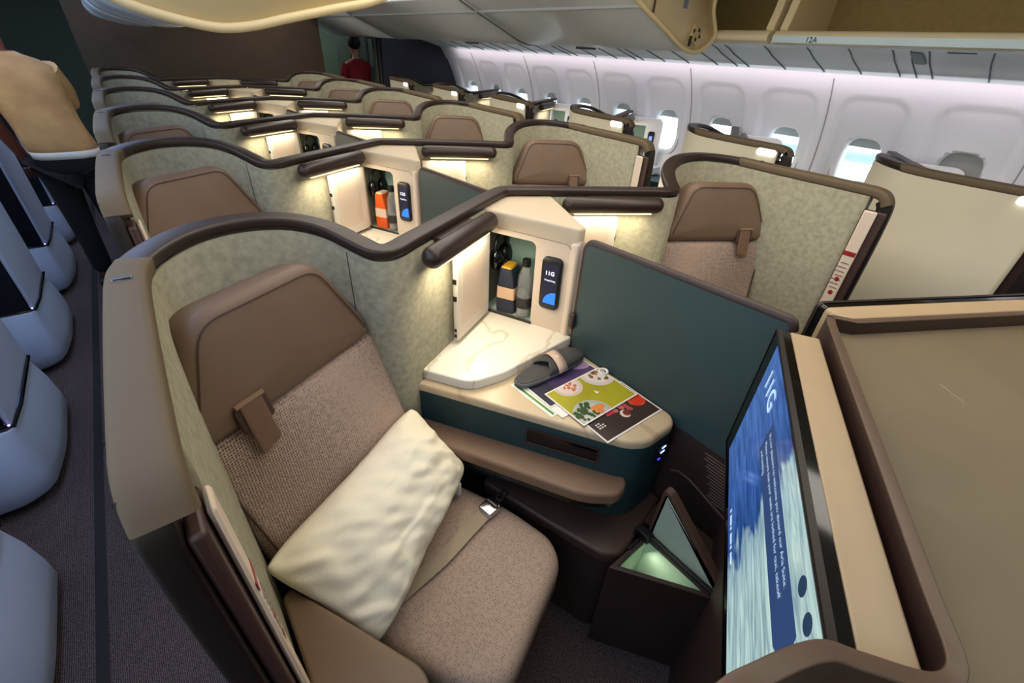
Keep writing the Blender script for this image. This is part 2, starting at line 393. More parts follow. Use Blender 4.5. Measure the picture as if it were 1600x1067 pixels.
def quad_frame(mb, fn, a0, a1, b0, b1, w, d):
    mb.box
def make_tower(k, word):
    """storage tower at the centre line between the two seats of a row"""
    t = thing('storage_tower', 'cream storage tower with open cubby between the two seats of the %s' % word, 'cabinet', (0, .5, .80), 'storage towers of the centre suites')
    P0 = Vector((-.158, .602, 0)); P1 = Vector((-.005, .262, 0)); D = (P1-P0).normalized(); Nn = Vector((D.y, -D.x, 0))   # outward
    if Nn.x > 0: Nn = -Nn
    def fp(s, o, z, mx=1): p = P0+D*s+Nn*o; return Vector((p.x*mx, p.y, z))
    # top: one rounded slab across both halves
    poly = rounded([(-.196, .660), (-.160, .600), (-.150, .580), (-.0135, .278), (.0135, .278), (.150, .580), (.160, .600), (.196, .660), (.03, .73), (-.03, .73)], [0, .02, 0, .028, .028, 0, .02, 0, .02, .02], 5)
    m = MB(); m.prism(poly, 1.140, 1.194, .011, 4); obj('tower_top', m, CREAMTOP, t, smooth=50)
    for mx, nm in ((1, 'left'), (-1, 'right')):
        L = (P1-P0).length
        # face with opening s .012-.205, z .80-1.125
        m = MB()
        def panel(s0, s1, z0, z1, th=.012):
            a = [fp(s0, 0, z0, mx), fp(s1, 0, z0, mx), fp(s1, 0, z1, mx), fp(s0, 0, z1, mx)]
            b = [fp(s0, -th, z0, mx), fp(s1, -th, z0, mx), fp(s1, -th, z1, mx), fp(s0, -th, z1, mx)]
            m.add(a+b, [(0, 1, 2, 3), (7, 6, 5, 4), (0, 4, 5, 1), (1, 5, 6, 2), (2, 6, 7, 3), (3, 7, 4, 0)])
        panel(.208, L-.012, .80, 1.15); panel(0, .2085, 1.118, 1.15); panel(0, .012, .80, 1.118)
        # rounded corner fillets at the opening
        for (cs, cz, sg) in ((.208, 1.118, -1),):
            q = [(cs, cz)]+[(cs-.022+.022*math.cos(a), cz-.022+.022*math.sin(a)) for a in [math.pi/2*i/5 for i in range(6)]]
            m.rings([[fp(a, 0, b, mx) for a, b in q], [fp(a, -.012, b, mx) for a, b in q]])
        obj('face_panel', m, CREAM, t, bevel=.0, mir=False)
        m = MB(); m.tube([fp(L-.03, .001, .80, mx), fp(L-.03, .001, 1.09, mx), fp(L-.036, .001, 1.115, mx), fp(L-.055, .001, 1.135, mx), fp(.02, .001, 1.141, mx)], .0012, 5)
        obj('panel_groove', m, mat('groove', (150, 130, 112), .6), t, mir=False)
        # outer corner return
        m = MB(); m.box((mx*-.0125, .290, .970), (.0235, .034, .352)); obj('corner_post', m, CREAM, t, bevel=.010, mir=False, seg=3)
        # lining: back panel on wall side, panel on the centre line, floor
        m = MB(); a = [(-.15, .612), (-.03, .668), (-.022, .668), (-.022, .30)]
        m.rings([[(x*mx, y, .815) for x, y in a], [(x*mx, y, 1.13) for x, y in a]], closed=False)
        o = obj('lining', m, GREEN, t, mir=False); sd = o.modifiers.new('s', 'SOLIDIFY'); sd.thickness = .004
        m = MB(); m.prism([(x*mx, y) for x, y in [(-.150, .606), (-.03, .664), (-.022, .664), (-.022, .330)]], .805, .813)
        obj('cubby_floor', m, GREENPALE, t, mir=False)
        m = MB(); m.tube([fp(.008, .001, .806, mx), fp(.212, .001, .806, mx)], .005, 6); obj('cubby_lip', m, BROWNPL, t, mir=False)
        # handset with screen
        q = rounded([(.238, .888), (.312, .888), (.312, 1.082), (.238, 1.082)], .022, 5)
        m = MB(); m.rings([[fp(a, 0, b, mx) for a, b in q], [fp(a, .010, b, mx) for a, b in inset(q, .001)], [fp(a, .012, b, mx) for a, b in inset(q, .004)]])
        h = obj('handset', m, BLACK, t, mir=False)
        if mx == 1:
            q = [(.250, .905), (.300, .905), (.300, 1.060), (.250, 1.060)]
            m = MB(); m.add([fp(a, .0125, b) for a, b in q], [(0, 1, 2, 3)]); obj('handset_screen', m, HSCREEN, h, mir=False)
            m = MB(); q = [(.300-.046*math.sin(a) if False else .300-.046*math.cos(a), .912+.046*math.sin(a)) for a in [math.pi/2*i/10 for i in range(11)]]+[(.300, .912)]
            m.add([fp(a, .0130, b) for a, b in q], [tuple(range(len(q)))]); obj('globe', m, GLOBE, h, mir=False)
            seatno = ['11G', '12G', '13G', '14G', '15G', '16G'][k]
            m = text_mb(seatno, .020, fp(.254, .0130, 1.020), D, (0, 0, 1), bold=.0006)
            obj('screen_text', m, WHITETXT, h, mir=False)
            m = text_mb('Hong Kong', .0085, fp(.254, .0130, .998), D, (0, 0, 1), bold=.0002); obj('screen_caption', m, WHITETXT, h, mir=False)
        # open door leaning on the suite wall, with its edge catches
        c = onw(.358, -.030, .972); m = MB(); m.box((c.x*mx, c.y, c.z), (.236, .018, .308), rz=math.atan2(WD.y, WD.x)*mx); d = obj('cubby_door', m, DOORWHITE, t, bevel=.005, mir=False)
        m = MB(); c2 = onw(.345, -.0400, .98)
        q = rounded([(.268, .865), (.425, .865), (.425, 1.10), (.268, 1.10)], .01, 3)
        m.rings([[Vector((onw(a, -.0392, b).x*mx, onw(a, -.0392, b).y, b)) for a, b in q], [Vector((onw(a, -.0408, b).x*mx, onw(a, -.0408, b).y, b)) for a, b in inset(q, .002)]])
        obj('door_inset', m, CREAM, d, mir=False, smooth=20)
        m = MB(); e = onw(.2395, -.030, .835)
        for dz in (0, .022): m.box((e.x*mx, e.y, .838+dz), (.004, .008, .011), rz=math.atan2(WD.y, WD.x)*mx)
        for dz in (.14, .20): m.box((e.x*mx, e.y, .838+dz), (.006, .012, .016), rz=math.atan2(WD.y, WD.x)*mx)
        obj('door_catch', m, BLACK, d, mir=False)
    return t
HSCREEN = emit('handset_blue', (14, 18, 52), 1.0)
GLOBE = emit('globe_blue', (40, 130, 240), 1.3)
WHITETXT = emit('white_glow', (240, 245, 255), 1.6)

def make_shelf():
    t = thing('marble_shelf', 'x', 'shelf', (-.3, .4, .76), 'white marble shelves')
    poly = rounded([(-.535, .392), (-.53, .375), (-.448, .246), (-.335, .228), (-.03, .2555), (-.008, .256), (-.006, .27), (-.008, .665), (-.035, .668)], [0, .01, .035, .03, 0, .008, 0, 0, 0], 4)
    m = MB(); m.prism(poly, .770, .802, .006, 3); obj('shelf_slab', m, MARBLE, t, smooth=40)
    return t
def make_console(detail=True):
    t = thing('side_console', 'x', 'cabinet', (-.25, .1, 0), 'teal side consoles')
    out = rounded([(-.560, .372), (-.213, -.180), (-.165, -.212), (-.045, -.212), (-.014, -.185), (-.014, .66), (-.035, .66)], [0, .05, .05, .04, .02, 0, 0], 5)
    m = MB(); m.prism(out, .44, .742); obj('console_body', m, TEAL, t, smooth=40)
    m = MB(); m.prism(inset(out, -.001), .742, .768, .012, 3); obj('console_top', m, SAND, t, smooth=40)
    arm = rounded([(-.552, .392), (-.190, -.185), (-.212, -.212), (-.262, -.222), (-.338, -.165), (-.585, .262), (-.595, .335)], [.03, .04, .04, .05, .09, .05, .03], 5)
    m = MB(); m.prism(arm, .585, .622, .012, 4); a = obj('armrest_pad', m, ARMLEATHER, t, smooth=50)
    m = MB(); m.prism(inset(arm, .006), .560, .586); obj('armrest_base', m, BLACK, a)
    # dark literature slot on the seat-side face
    E0 = Vector((-.560, .372, 0)); E1 = Vector((-.213, -.180, 0)); ED = (E1-E0).normalized(); EN = Vector((ED.y, -ED.x, 0))
    def ep(s, o, z): p = E0+ED*s+EN*o; return Vector((p.x, p.y, z))
    q = rounded([(.36, .652), (.585, .652), (.585, .715), (.36, .715)], .014, 4)
    m = MB(); m.rings([[ep(a, -.004, b) for a, b in q], [ep(a, .004, b) for a, b in q], [ep(a, .004, b) for a, b in inset(q, .006)], [ep(a, -.001, b) for a, b in inset(q, .008)]], False, False)
    s = obj('slot_frame', m, BROWNPL, t, smooth=30)
    m = MB(); m.rings([[ep(a, .0008, b) for a, b in inset(q, .007)], [ep(a, .0012, b) for a, b in inset(q, .008)]]); obj('slot_panel', m, GLOSS, s)
    # power sockets on the end
    m = MB(); m.box((-.075, -.214, .675), (.07, .006, .07)); p = obj('power_panel', m, BLACK, t, bevel=.006)
    m = MB()
    for z in (.695, .675): m.box((-.072, -.2178, z), (.018, .001, .005))
    obj('socket_light', m, emit('usb_glow', (140, 170, 255), 5), p)
    m = MB(); m.box((-.080, -.2178, .648), (.012, .001, .004)); obj('status_light', m, emit('usb_blue', (70, 60, 255), 3), p)
    # plinth with brown ledge
    led = rounded([(-.46, .16), (-.385, -.085), (-.322, -.262), (-.288, -.290), (-.245, -.288), (-.02, -.238), (-.014, .3)], [.02, .1, .03, .03, .03, 0, 0], 5)
    m = MB(); m.prism(inset(led, .012), 0, .41); obj('plinth', m, BROWNPL, t, smooth=40)
    m = MB(); m.prism(led, .405, .442, .012, 3); obj('ledge', m, mat('ledge_brown', (70, 50, 42), .45), t, smooth=50)
    return t
def make_box():
    t = thing('stowage_box', 'dark brown triangular stowage box with its lid propped open below the screen', 'box', (-.2, -.4, 0))
    tri = [(-.338, -.293), (-.160, -.545), (-.160, -.290)]
    inn = inset(tri, .014)
    m = MB()
    m.rings([[(x, y, 0) for x, y in tri], [(x, y, .44) for x, y in tri], [(x, y, .44) for x, y in inn], [(x, y, .20) for x, y in inn]], True, True); obj('box_body', m, BROWNPL, t, smooth=30, bevel=.003)
    m = MB(); i2 = inset(inn, .0015); m.rings([[(x, y, .205) for x, y in i2], [(x, y, .43) for x, y in i2]], True, False); obj('box_lining', m, GREENPALE, t, smooth=20)
    # lid standing on the centre-side edge
    L = [(-.292, .442), (-.545, .442), (-.530, .475), (-.318, .650), (-.296, .650)]
    L = rounded(L, [.01, .01, .01, .015, .015], 3)
    m = MB(); m.rings([[(-.162, y, z) for y, z in L], [(-.140, y, z+.004) for y, z in L]]); l = obj('box_lid', m, mat('lid_brown', (84, 60, 48), .5), t, bevel=.003)
    Li = inset(L, .016)
    m = MB(); m.rings([[(-.1625, y, z) for y, z in Li], [(-.1645, y, z) for y, z in inset(Li, .002)]]); obj('lid_lining', m, GREENPALE, l)
    m = MB(); m.tube([(-.178, -.290, .46), (-.172, -.535, .455)], .006, 6); m.box((-.182, -.292, .455), (.026, .05, .03)); m.box((-.172, -.535, .452), (.02, .03, .025)); obj('lid_strut', m, BLACK, t, bevel=.002)
    m = MB(); m.box((-.255, -.3005, .405), (.085, .004, .014)); obj('box_light', m, emit('box_light', (225, 245, 140), 6), t)
    area('box_lamp', (-.235, -.325, .40), .07, .01, .12, (.9, 1, .7), (math.radians(-60), 0, 0), None).parent = None
    # catches on the rim
    m = MB(); m.box((-.225, -.292, .444), (.05, .012, .006)); obj('catch', m, BLACK, t, bevel=.002)
    return t

def make_seat(belt=False):
    t = thing('suite_armchair', 'x', 'armchair', (-.72, .15, 0), 'armchairs of the centre suites')
    K = .25
    def back(off): return lambda a, b, d: sf(a, K*(1.22-b)+off+d*.97, b+d*.24)
    HO = rounded([(-.372, .978), (-.385, 1.03), (-.292, 1.222), (.018, 1.226), (.108, 1.03), (.104, .986)], [.03, .05, .06, .055, .05, .03], 6)
    m = MB(); m.pad(HO, back(.0), .085, .028, .008); h = obj('headrest', m, LEATHER, t, smooth=60)
    q = inset(HO, .022); m = MB(); R = [back(.003)(a, b, 0) for a, b in q]; m.tube(R[8:-8], .0016, 5); obj('headrest_seam', m, STITCH, h)
    # pull tab in its notch
    TB = [(-.288, 1.03), (-.238, 1.03), (-.238, .925), (-.290, .915)]
    m = MB(); m.pad(rounded(TB, .004, 2), back(.014), .008, .003, 0); obj('pull_tab', m, mat('tab_leather', (118, 90, 72), .45), h)
    m = MB(); m.tube([back(.012)(-.296, 1.034, 0), back(.012)(-.232, 1.034, 0)], .006, 6); obj('tab_loop', m, ARMLEATHER, h)
    m = MB(); m.pad(rounded([(-.300, .975), (-.226, .975), (-.226, 1.028), (-.300, 1.028)], .006, 2), back(.0095), .008, .002); obj('tab_notch', m, STITCH, h)
    BO = rounded([(-.345, .44), (-.392, .975), (.128, .985), (.160, .44)], [.02, .03, .03, .02], 4)
    m = MB(); m.pad(BO, back(-.012), .10, .03, .006); b = obj('backrest', m, FABRIC, t, smooth=60)
    m = MB(); m.tube([back(-.012)(-.378, .97, 0), back(-.012)(-.333, .45, 0)], .0025, 5); obj('backrest_piping', m, STITCH, b)
    CO = rounded([(-.345, .13), (-.345, .55), (-.300, .682), (.040, .690), (.100, .640), (.138, .48), (.150, .13)], [.02, .1, .06, .05, .06, .1, .02], 6)
    m = MB(); m.pad(CO, lambda a, c, d: sf(a, c, .470+d), .14, .04, .008); obj('seat_cushion', m, FABRICFLAT, t, smooth=60)
    BA = rounded([(-.30, .0), (-.30, .60), (.07, .60), (.10, .0)], .03, 3)
    m = MB(); m.rings([[sf(a, c, 0) for a, c in BA], [sf(a, c, .335) for a, c in BA]]); obj('seat_base', m, BLACK, t)
    AR = rounded([(-1.078, .030), (-1.056, .040), (-.972, -.120), (-.900, -.262), (-.900, -.300), (-.935, -.335), (-1.065, -.300), (-1.078, -.24)], [.02, .02, .05, .03, .03, .04, .03, .02], 5)
    m = MB(); m.prism(AR, .600, .645, .008, 4); a = obj('aisle_armrest', m, mat('aisle_leather', (112, 90, 68), .5, bump=.08, bscale=260), t, smooth=50)
    m = MB(); m.prism(inset(AR, .012), .04, .601); obj('armrest_box', m, BLACK, a)
    return t

# ------------------------------------------------------------------ build left-hand and right-hand prototypes, then copy rows
sideword = {1: 'left', -1: 'right'}
for MIR in (1, -1):
    sw = sideword[MIR]
    shell = make_shell(sw, 'curved grey-green suite wall with dark rim around the %s seat of the nearest row' % sw, OUTER)
    seat = make_seat(); seat['label'] = ('brown leather and woven fabric seat with the white pillow, nearest row' if MIR == 1 else 'brown leather and fabric seat of the nearest row beyond the dark teal divider')
    shelf = make_shelf(); shelf['label'] = 'white veined marble shelf below the lamp beside the %s seat of the nearest row' % sw
    cons = make_console(); cons['label'] = 'dark teal side console with tan armrest beside the %s seat of the nearest row' % sw
    for k in range(1, 6):
        w = ROWWORD[k]; d = (0, PITCH*k, 0)
        dup(shell, d, 'curved grey-green suite wall with dark rim around the %s seat of the %s' % (sw, w))
        dup(seat, d, 'brown headrest and fabric seat behind the rim, %s seat of the %s' % (sw, w))
        if k < 4:
            dup(shelf, d, 'marble shelf under the lit lamp beside the %s seat of the %s' % (sw, w))
            dup(cons, d, 'teal side console beside the %s seat of the %s' % (sw, w))
    for k in range(6): lamp_light(PITCH*k, MIR, power=1.25)
MIR = 1
for k in range(6):
    OFF = Vector((0, PITCH*k, 0)); make_tower(k, ROWWORD[k])
OFF = Vector((0, 0, 0))
make_box()

# centre dividers
def make_divider(k):
    t = thing('privacy_divider', 'dark teal privacy divider with dark edge between the seats of the %s' % ROWWORD[k], 'divider', (0, -.05, 0), 'privacy dividers')
    q = rounded([(-.372, .735), (.252, .735), (.252, 1.160), (-.372, 1.180)], [.02, .01, .035, .02], 5)
    m = MB(); m.rings([[(-.012, y, z) for y, z in q], [(.012, y, z) for y, z in q]]); obj('divider_panel', m, TEALDARK, t, bevel=.002)
    m = MB(); e = q[5:]+q[:1]; m.tube([(0, y, z) for y, z in q[6:]], .0135, 8); obj('divider_edge', m, BROWNPL, t, smooth=60)
    q = [(-.62, 0), (.25, 0), (.25, .74), (-.30, .74), (-.62, .80)]
    m = MB(); m.rings([[(-.0115, y, z) for y, z in q], [(.0115, y, z) for y, z in q]]); lo = obj('lower_panel', m, BROWNPL, t)
    return t, lo
dv, lo = make_divider(0)
m = MB()
for r in range(15):
    z = .715-.0105*r; w = .060+.035*random.random(); m.box((-.0122, -.345-.018*r*.25, z), (.0006, w, .0035))
obj('notice_text', m, mat('notice_print', (120, 104, 96), .6), lo)
m = MB(); m.tube([(-.013, -.235, .57), (-.013, -.262, .588), (-.013, -.30, .585), (-.013, -.42, .545), (-.013, -.60, .48)], .003, 6); obj('panel_seam', m, mat('panel_edge', (92, 70, 62), .4), lo)
m = MB(); m.prism([(-.13, -.56), (-.012, -.60), (-.012, -.245), (-.13, -.245)], 0, .435); obj('footwell_side', m, BROWNPL, dv)
m = MB(); m.box((-.020, .255, .875), (.014, .022, .06)); obj('divider_latch', m, BROWNPL, dv, bevel=.005)
for k in range(1, 6):
    OFF = Vector((0, PITCH*k, 0)); make_divider(k)
OFF = Vector((0, 0, 0))

# ------------------------------------------------------------------ front console in the foreground: tray top, rim, screens on its back
def front_console():
    global OFF
    OFF = Vector((0, -PITCH, 0))
    t = thing('front_console', 'taupe-topped console with raised dark rim filling the near right corner', 'console', (0, -.3, 0))
    CL = [(0, .668, 1.222), (-.03, .655, 1.222), (-.10, .617, 1.222), (-.25, .535, 1.222), (-.42, .442, 1.222), (-.54, .377, 1.222), (-.585, .351, 1.222), (-.606, .344, 1.222),
          (-.628, .350, 1.226), (-.652, .368, 1.236), (-.690, .402, 1.256), (-.722, .428, 1.272), (-.785, .450, 1.289), (-.84, .462, 1.294), (-.95, .455, 1.295), (-1.05, .36, 1.29)]
    left = smooth_path(CL, 5)                                  # centre -> left
    right = [Vector((x, .645-.547*x, 1.222)) for x in (.03, .1, .2, .4, .6, .8, 1.0)]
    path = right[::-1]+[Vector((.012, .661, 1.222))]+left      # right -> centre -> left; seat side is to the left of travel
    N = normals(path); N[0] = Vector((-.48, -.877, 0))
    def strip(prof): return [[p+n*a+Vector((0, 0, b)) for a, b in prof] for p, n in zip(path, N)]
    m = MB(); m.rings(strip([(-.002, -.075), (.012, -.075), (.012, -.0035), (-.002, -.0035)])); r = obj('rim', m, mat('rim_dark', (52, 34, 28), .4), t, smooth=50)  # dark brown sides, shadow inside the rim put into the colour
    m = MB(); m.rings(strip(rounded([(-.003, -.004), (.013, -.004), (.013, 0), (-.003, 0)], .002, 3))); obj('rim_cap', m, mat('rim_brown', (90, 70, 54), .4), r, smooth=50)
    poly = [(p.x+n.x*.0115, p.y+n.y*.0115) for p, n in zip(path, N)]+[(-1.03, -1.2), (1.0, -1.2)]
    m = MB(); m.rings([[(x, y, 1.12) for x, y in poly], [(x, y, 1.192) for x, y in poly]]); obj('tray_top', m, TRAY, t)
    outp = [(p.x+n.x*.001, p.y+n.y*.001) for p, n in zip(path, N)]+[(-1.04, -1.2), (1.0, -1.2)]
    m = MB(); m.rings([[(x, y, 0) for x, y in outp], [(x, y, 1.15) for x, y in outp]], True, False); obj('console_shell', m, BROWNPL, t, smooth=50)
    # scuffs on the tray
    m = MB()
    for pts in ([(.10, .30), (.115, .235), (.09, .16)], [(-.06, .42), (-.03, .46)], [(-.21, .10), (-.18, .05)]):
        m.tube([(x, y, 1.1922) for x, y in pts], .0004, 4)
    obj('scuff', m, mat('scuff', (172, 160, 134), .6), t)
    OFF = Vector((0, 0, 0))
front_console()
def make_monitor(mx, label):
    global OFF, MIR
    OFF = Vector((0, -PITCH, 0)); MIR = mx
    t = thing('video_monitor', label, 'monitor', (-.3, .58, .87))
    rz = math.atan2(WD.y, WD.x)
    q = rounded([(-.045, .872), (.612, .872), (.612, 1.200), (-.045, 1.200)], .012, 3)
    m = MB(); m.rings([[onw(a, .003, b) for a, b in q], [onw(a, .056, b) for a, b in q]]); obj('monitor_case', m, MONTOP, t, bevel=.003)
    m = MB(); m.rings([[onw(a, .0565, b) for a, b in q], [onw(a, .080, b) for a, b in q]]); bz = obj('bezel', m, GLOSS, t)
    m = MB(); qq = inset(q, -.0015)
    m.rings([[onw(a, .072, b) for a, b in qq], [onw(a, .081, b) for a, b in qq], [onw(a, .081, b) for a, b in inset(q, .005)]], False, False); obj('bezel_edge', m, DARKFRAME, t)
    if mx == 1:
        me = MB(); c = [(.552, .898), (-.018, .898), (-.018, 1.192), (.552, 1.192)]
        me.add([onw(a, .0806, b) for a, b in c], [(0, 1, 2, 3)])
        s = obj('screen', me, SCREEN, bz, flat=True)
        uv = s.data.uv_layers.new(name='UV')
        look = {0: (0, 0), 1: (1, 0), 2: (1, 1), 3: (0, 1)}
        for li, lp in enumerate(s.data.loops): uv.data[li].uv = look[lp.vertex_index]
        D = -WD
        o = obj('screen_title', text_mb('11G', .060, onw(.520, .0812, 1.120), D, (0, 0, 1), bold=.0006), SCRTXT, s)
        mm = MB()
        for i, (tx, s0) in enumerate((("It's our pleasure to welcome you aboard our Aria Suite.", .36), ('Please ensure that your seats are locked for taxi, takeoff', .36), ('and landing.', .36))):
            b = text_mb(tx, .0125, onw(s0, .0814, 1.120-.020*i), D, (0, 0, 1)); mm.add(b.v, b.f)
        obj('screen_message', mm, SCRTXT, s)
        m2 = MB(); cc = [(.375, 1.073), (.030, 1.073), (-.005, 1.10), (.012, 1.138), (.375, 1.138)]
        m2.add([onw(a, .0809, b) for a, b in cc], [tuple(range(5))]); obj('message_band', m2, emit('band_blue', (52, 88, 150), .55), s)
        m3 = MB()
        for a in (.055, .012): m3.rings([[onw(a+.012*math.cos(q2), .0809, 1.166+.012*math.sin(q2)) for q2 in [2*math.pi*i/16 for i in range(16)]], [onw(a+.011*math.cos(q2), .0811, 1.166+.011*math.sin(q2)) for q2 in [2*math.pi*i/16 for i in range(16)]]])
        obj('screen_button', m3, emit('button_blue', (40, 78, 120), .5), s)
        m4 = MB()
        for i in range(9):
            w = .006+.004*((i*5) % 3); m4.add([onw(.36-.014*i, .0812, .912), onw(.36-.014*i-w, .0812, .912), onw(.36-.014*i-w, .0812, .920), onw(.36-.014*i, .0812, .920)], [(0, 1, 2, 3)])
        obj('screen_hint', m4, SCRTXT, s)
    OFF = Vector((0, 0, 0)); MIR = 1
    return t
SCRTXT = emit('screen_text_glow', (190, 220, 245), 1.1)
def screen_mat():
    m = bpy.data.materials.new('screen_picture'); m.use_nodes = True; nt = m.node_tree; b = nt.nodes['Principled BSDF']
    b.inputs['Base Color'].default_value = (.005, .005, .006, 1); b.inputs['Roughness'].default_value = .12
    uv = nt.nodes.new('ShaderNodeUVMap'); sep = nt.nodes.new('ShaderNodeSeparateXYZ'); nt.links.new(uv.outputs[0], sep.inputs[0])
    mp = nt.nodes.new('ShaderNodeMapping'); mp.inputs['Scale'].default_value = (3.2, 5, 1); nt.links.new(uv.outputs[0], mp.inputs[0])
    n = nt.nodes.new('ShaderNodeTexNoise'); n.inputs['Scale'].default_value = 1.6; n.inputs['Detail'].default_value = 6; n.inputs['Distortion'].default_value = .6
    nt.links.new(mp.outputs[0], n.inputs['Vector'])
    a = nt.nodes.new('ShaderNodeMath'); a.operation = 'MULTIPLY_ADD'; a.inputs[1].default_value = .42; nt.links.new(n.outputs[0], a.inputs[0]); nt.links.new(sep.outputs[0], a.inputs[2])
    r = nt.nodes.new('ShaderNodeValToRGB'); e = r.color_ramp.elements
    e[0].position = 0; e[0].color = (*lin((70, 108, 170)), 1)
    e[1].position = 1; e[1].color = (*lin((168, 196, 196)), 1)
    x = e.new(.45); x.color = (*lin((62, 100, 168)), 1); x = e.new(.72); x.color = (*lin((40, 78, 140)), 1)
    x = e.new(.775); x.color = (*lin((150, 182, 192)), 1)
    nt.links.new(a.outputs[0], r.inputs[0])
    mp2 = nt.nodes.new('ShaderNodeMapping'); mp2.inputs['Scale'].default_value = (3, 16, 1); mp2.inputs['Rotation'].default_value = (0, 0, .12); nt.links.new(uv.outputs[0], mp2.inputs[0])
    n2 = nt.nodes.new('ShaderNodeTexNoise'); n2.inputs['Scale'].default_value = 1.5; n2.inputs['Detail'].default_value = 8; n2.inputs['Distortion'].default_value = 1.2
    nt.links.new(mp2.outputs[0], n2.inputs['Vector'])
    r2 = nt.nodes.new('ShaderNodeValToRGB'); f = r2.color_ramp.elements; f[0].position = .38; f[0].color = (.55, .6, .7, 1); f[1].position = .68; f[1].color = (1.7, 1.6, 1.45, 1)
    nt.links.new(n2.outputs[0], r2.inputs[0])
    mx = nt.nodes.new('ShaderNodeMix'); mx.data_type = 'RGBA'; mx.blend_type = 'MULTIPLY'; mx.inputs[0].default_value = .8
    nt.links.new(r.outputs[0], mx.inputs[6]); nt.links.new(r2.outputs[0], mx.inputs[7])
    nt.links.new(mx.outputs[2], b.inputs['Emission Color']); b.inputs['Emission Strength'].default_value = .95
    return m
SCREEN = screen_mat()
make_monitor(1, 'large seat monitor lit with a blue coastal picture and the number 11G')
make_monitor(-1, 'second monitor case behind the far rim of the taupe console')

# ------------------------------------------------------------------ loose things in the nearest suite
def pillow():
    P = {'a': sf(.152, .118, .720), 'b': sf(.142, .325, .545), 'c': sf(-.375, .395, .515), 'd': sf(-.420, .135, .715)}
    nrm = ((P['b']-P['a']).cross(P['d']-P['a'])).normalized()
    if nrm.z < 0: nrm = -nrm
    nu, nv = 90, 60
    def bas(u, v):
        # u along a->d, v along a->b ; corners pulled out, sides drawn in
        w = 1-.10*math.sin(math.pi*v)*1; 
        uu = .5+(u-.5)*(1-.05*math.sin(math.pi*v)); vv = .5+(v-.5)*(1-.07*math.sin(math.pi*u)); cx = abs(2*u-1)**5*abs(2*v-1)**5; uu += (.5-uu)*.06*cx; vv += (.5-vv)*.10*cx
        p = P['a']*(1-uu)*(1-vv)+P['d']*uu*(1-vv)+P['b']*(1-uu)*vv+P['c']*uu*vv
        return p
    def fn(sgn):
        def g(u, v):
            p = bas(u, v); x = 2*u-1; y = 2*v-1
            t = max(0, (1-abs(x)**2.6))**.55*max(0, (1-abs(y)**2.4))**.55
            wr = noise.noise(Vector((u*5, v*4, 1.3)))*.012+noise.noise(Vector((u*14+v*6, v*7, 4)))*.008+.004*max(0, 1-5*abs(noise.noise(Vector((u*3.2+v*2, v*3.5-u, 7.7)))))+.004*math.sin(40*(u+v*.4)+6*noise.noise(Vector((u*3, v*3, 9))))*(abs(x)**2)
            th = (.088 if sgn > 0 else .030)*t+wr*min(1, t*2.2)
            return p+nrm*(sgn*th+.012)
        return g
    m = MB(); m.grid(nu, nv, fn(1)); m.grid(nu, nv, fn(-1))
    import bmesh
    o = solo('pillow', m, COTTON, 'creased white pillow lying on the woven fabric seat', 'pillow', smooth=180)
    bm = bmesh.new(); bm.from_mesh(o.data); bmesh.ops.remove_doubles(bm, verts=bm.verts, dist=.0006); bmesh.ops.recalc_face_normals(bm, faces=bm.faces); bm.to_mesh(o.data); bm.free()
pillow()
def belt():
    t = thing('seat_belt', 'grey-beige seat belt with metal buckle lying across the seat cushion', 'seat belt', (-.7, 0, .48))
    a = Vector((-.900, -.045, .484)); b = Vector((-.535, .030, .487)); mid = (a+b)/2+Vector((0, -.012, .004)); d = (b-a).normalized(); n = Vector((-d.y, d.x, 0))
    m = MB(); pts = [a, a.lerp(mid, .5), mid, mid.lerp(b, .5), b]
    m.rings([[p-n*.021, p+n*.021, p+n*.021+Vector((0, 0, .0025)), p-n*.021+Vector((0, 0, .0025))] for p in smooth_path(pts, 4)]); obj('strap', m, BELT, t)
    for q in (.35, .62):
        c = a.lerp(b, q)+Vector((0, -.009, .004)); mm = MB(); mm.box(c, (.012, .044, .002), rz=math.atan2(d.y, d.x)-.3); obj('strap_stitching', mm, mat('belt_stitch', (110, 96, 80), .8), t)
    m = MB(); c = b+d*.018+Vector((0, 0, .008)); rz = math.atan2(d.y, d.x)
    q = rounded([(-.03, -.025), (.022, -.025), (.03, 0), (.022, .025), (-.03, .025)], .008, 4)
    M = Matrix.Rotation(rz, 2)
    pl = [tuple(M @ Vector(p)+Vector((c.x, c.y))) for p in q]
    m.prism(pl, c.z-.008, c.z+.008, .005, 3); bk = obj('buckle', m, CHROME, t, smooth=50)
    m = MB(); c2 = c+d*.006+Vector((0, 0, .008)); m.capsule(c2-n*.016, c2+n*.016, .008, 10, 4); obj('buckle_flap', m, STEEL, bk)
    m = MB(); c3 = c+d*.052
    ring = rounded([(-.022, -.011), (.022, -.011), (.022, .011), (-.022, .011)], .004, 3); inn = inset(ring, .005)
    f = lambda L, z: [Vector((*(M @ Vector(p)+Vector((c3.x, c3.y))), z)) for p in L]
    m.rings([f(ring, c.z-.003), f(ring, c.z+.002), f(inn, c.z+.002), f(inn, c.z-.003), f(ring, c.z-.003)], False, False); obj('tongue', m, STEEL, t)
belt()
m = MB(); m.box((-.575, .135, .520), (.030, .014, .05), rz=-1.0); solo('belt_anchor', m, WHITEPL, 'small white belt fitting between pillow and tan armrest', 'fitting', bevel=.003)

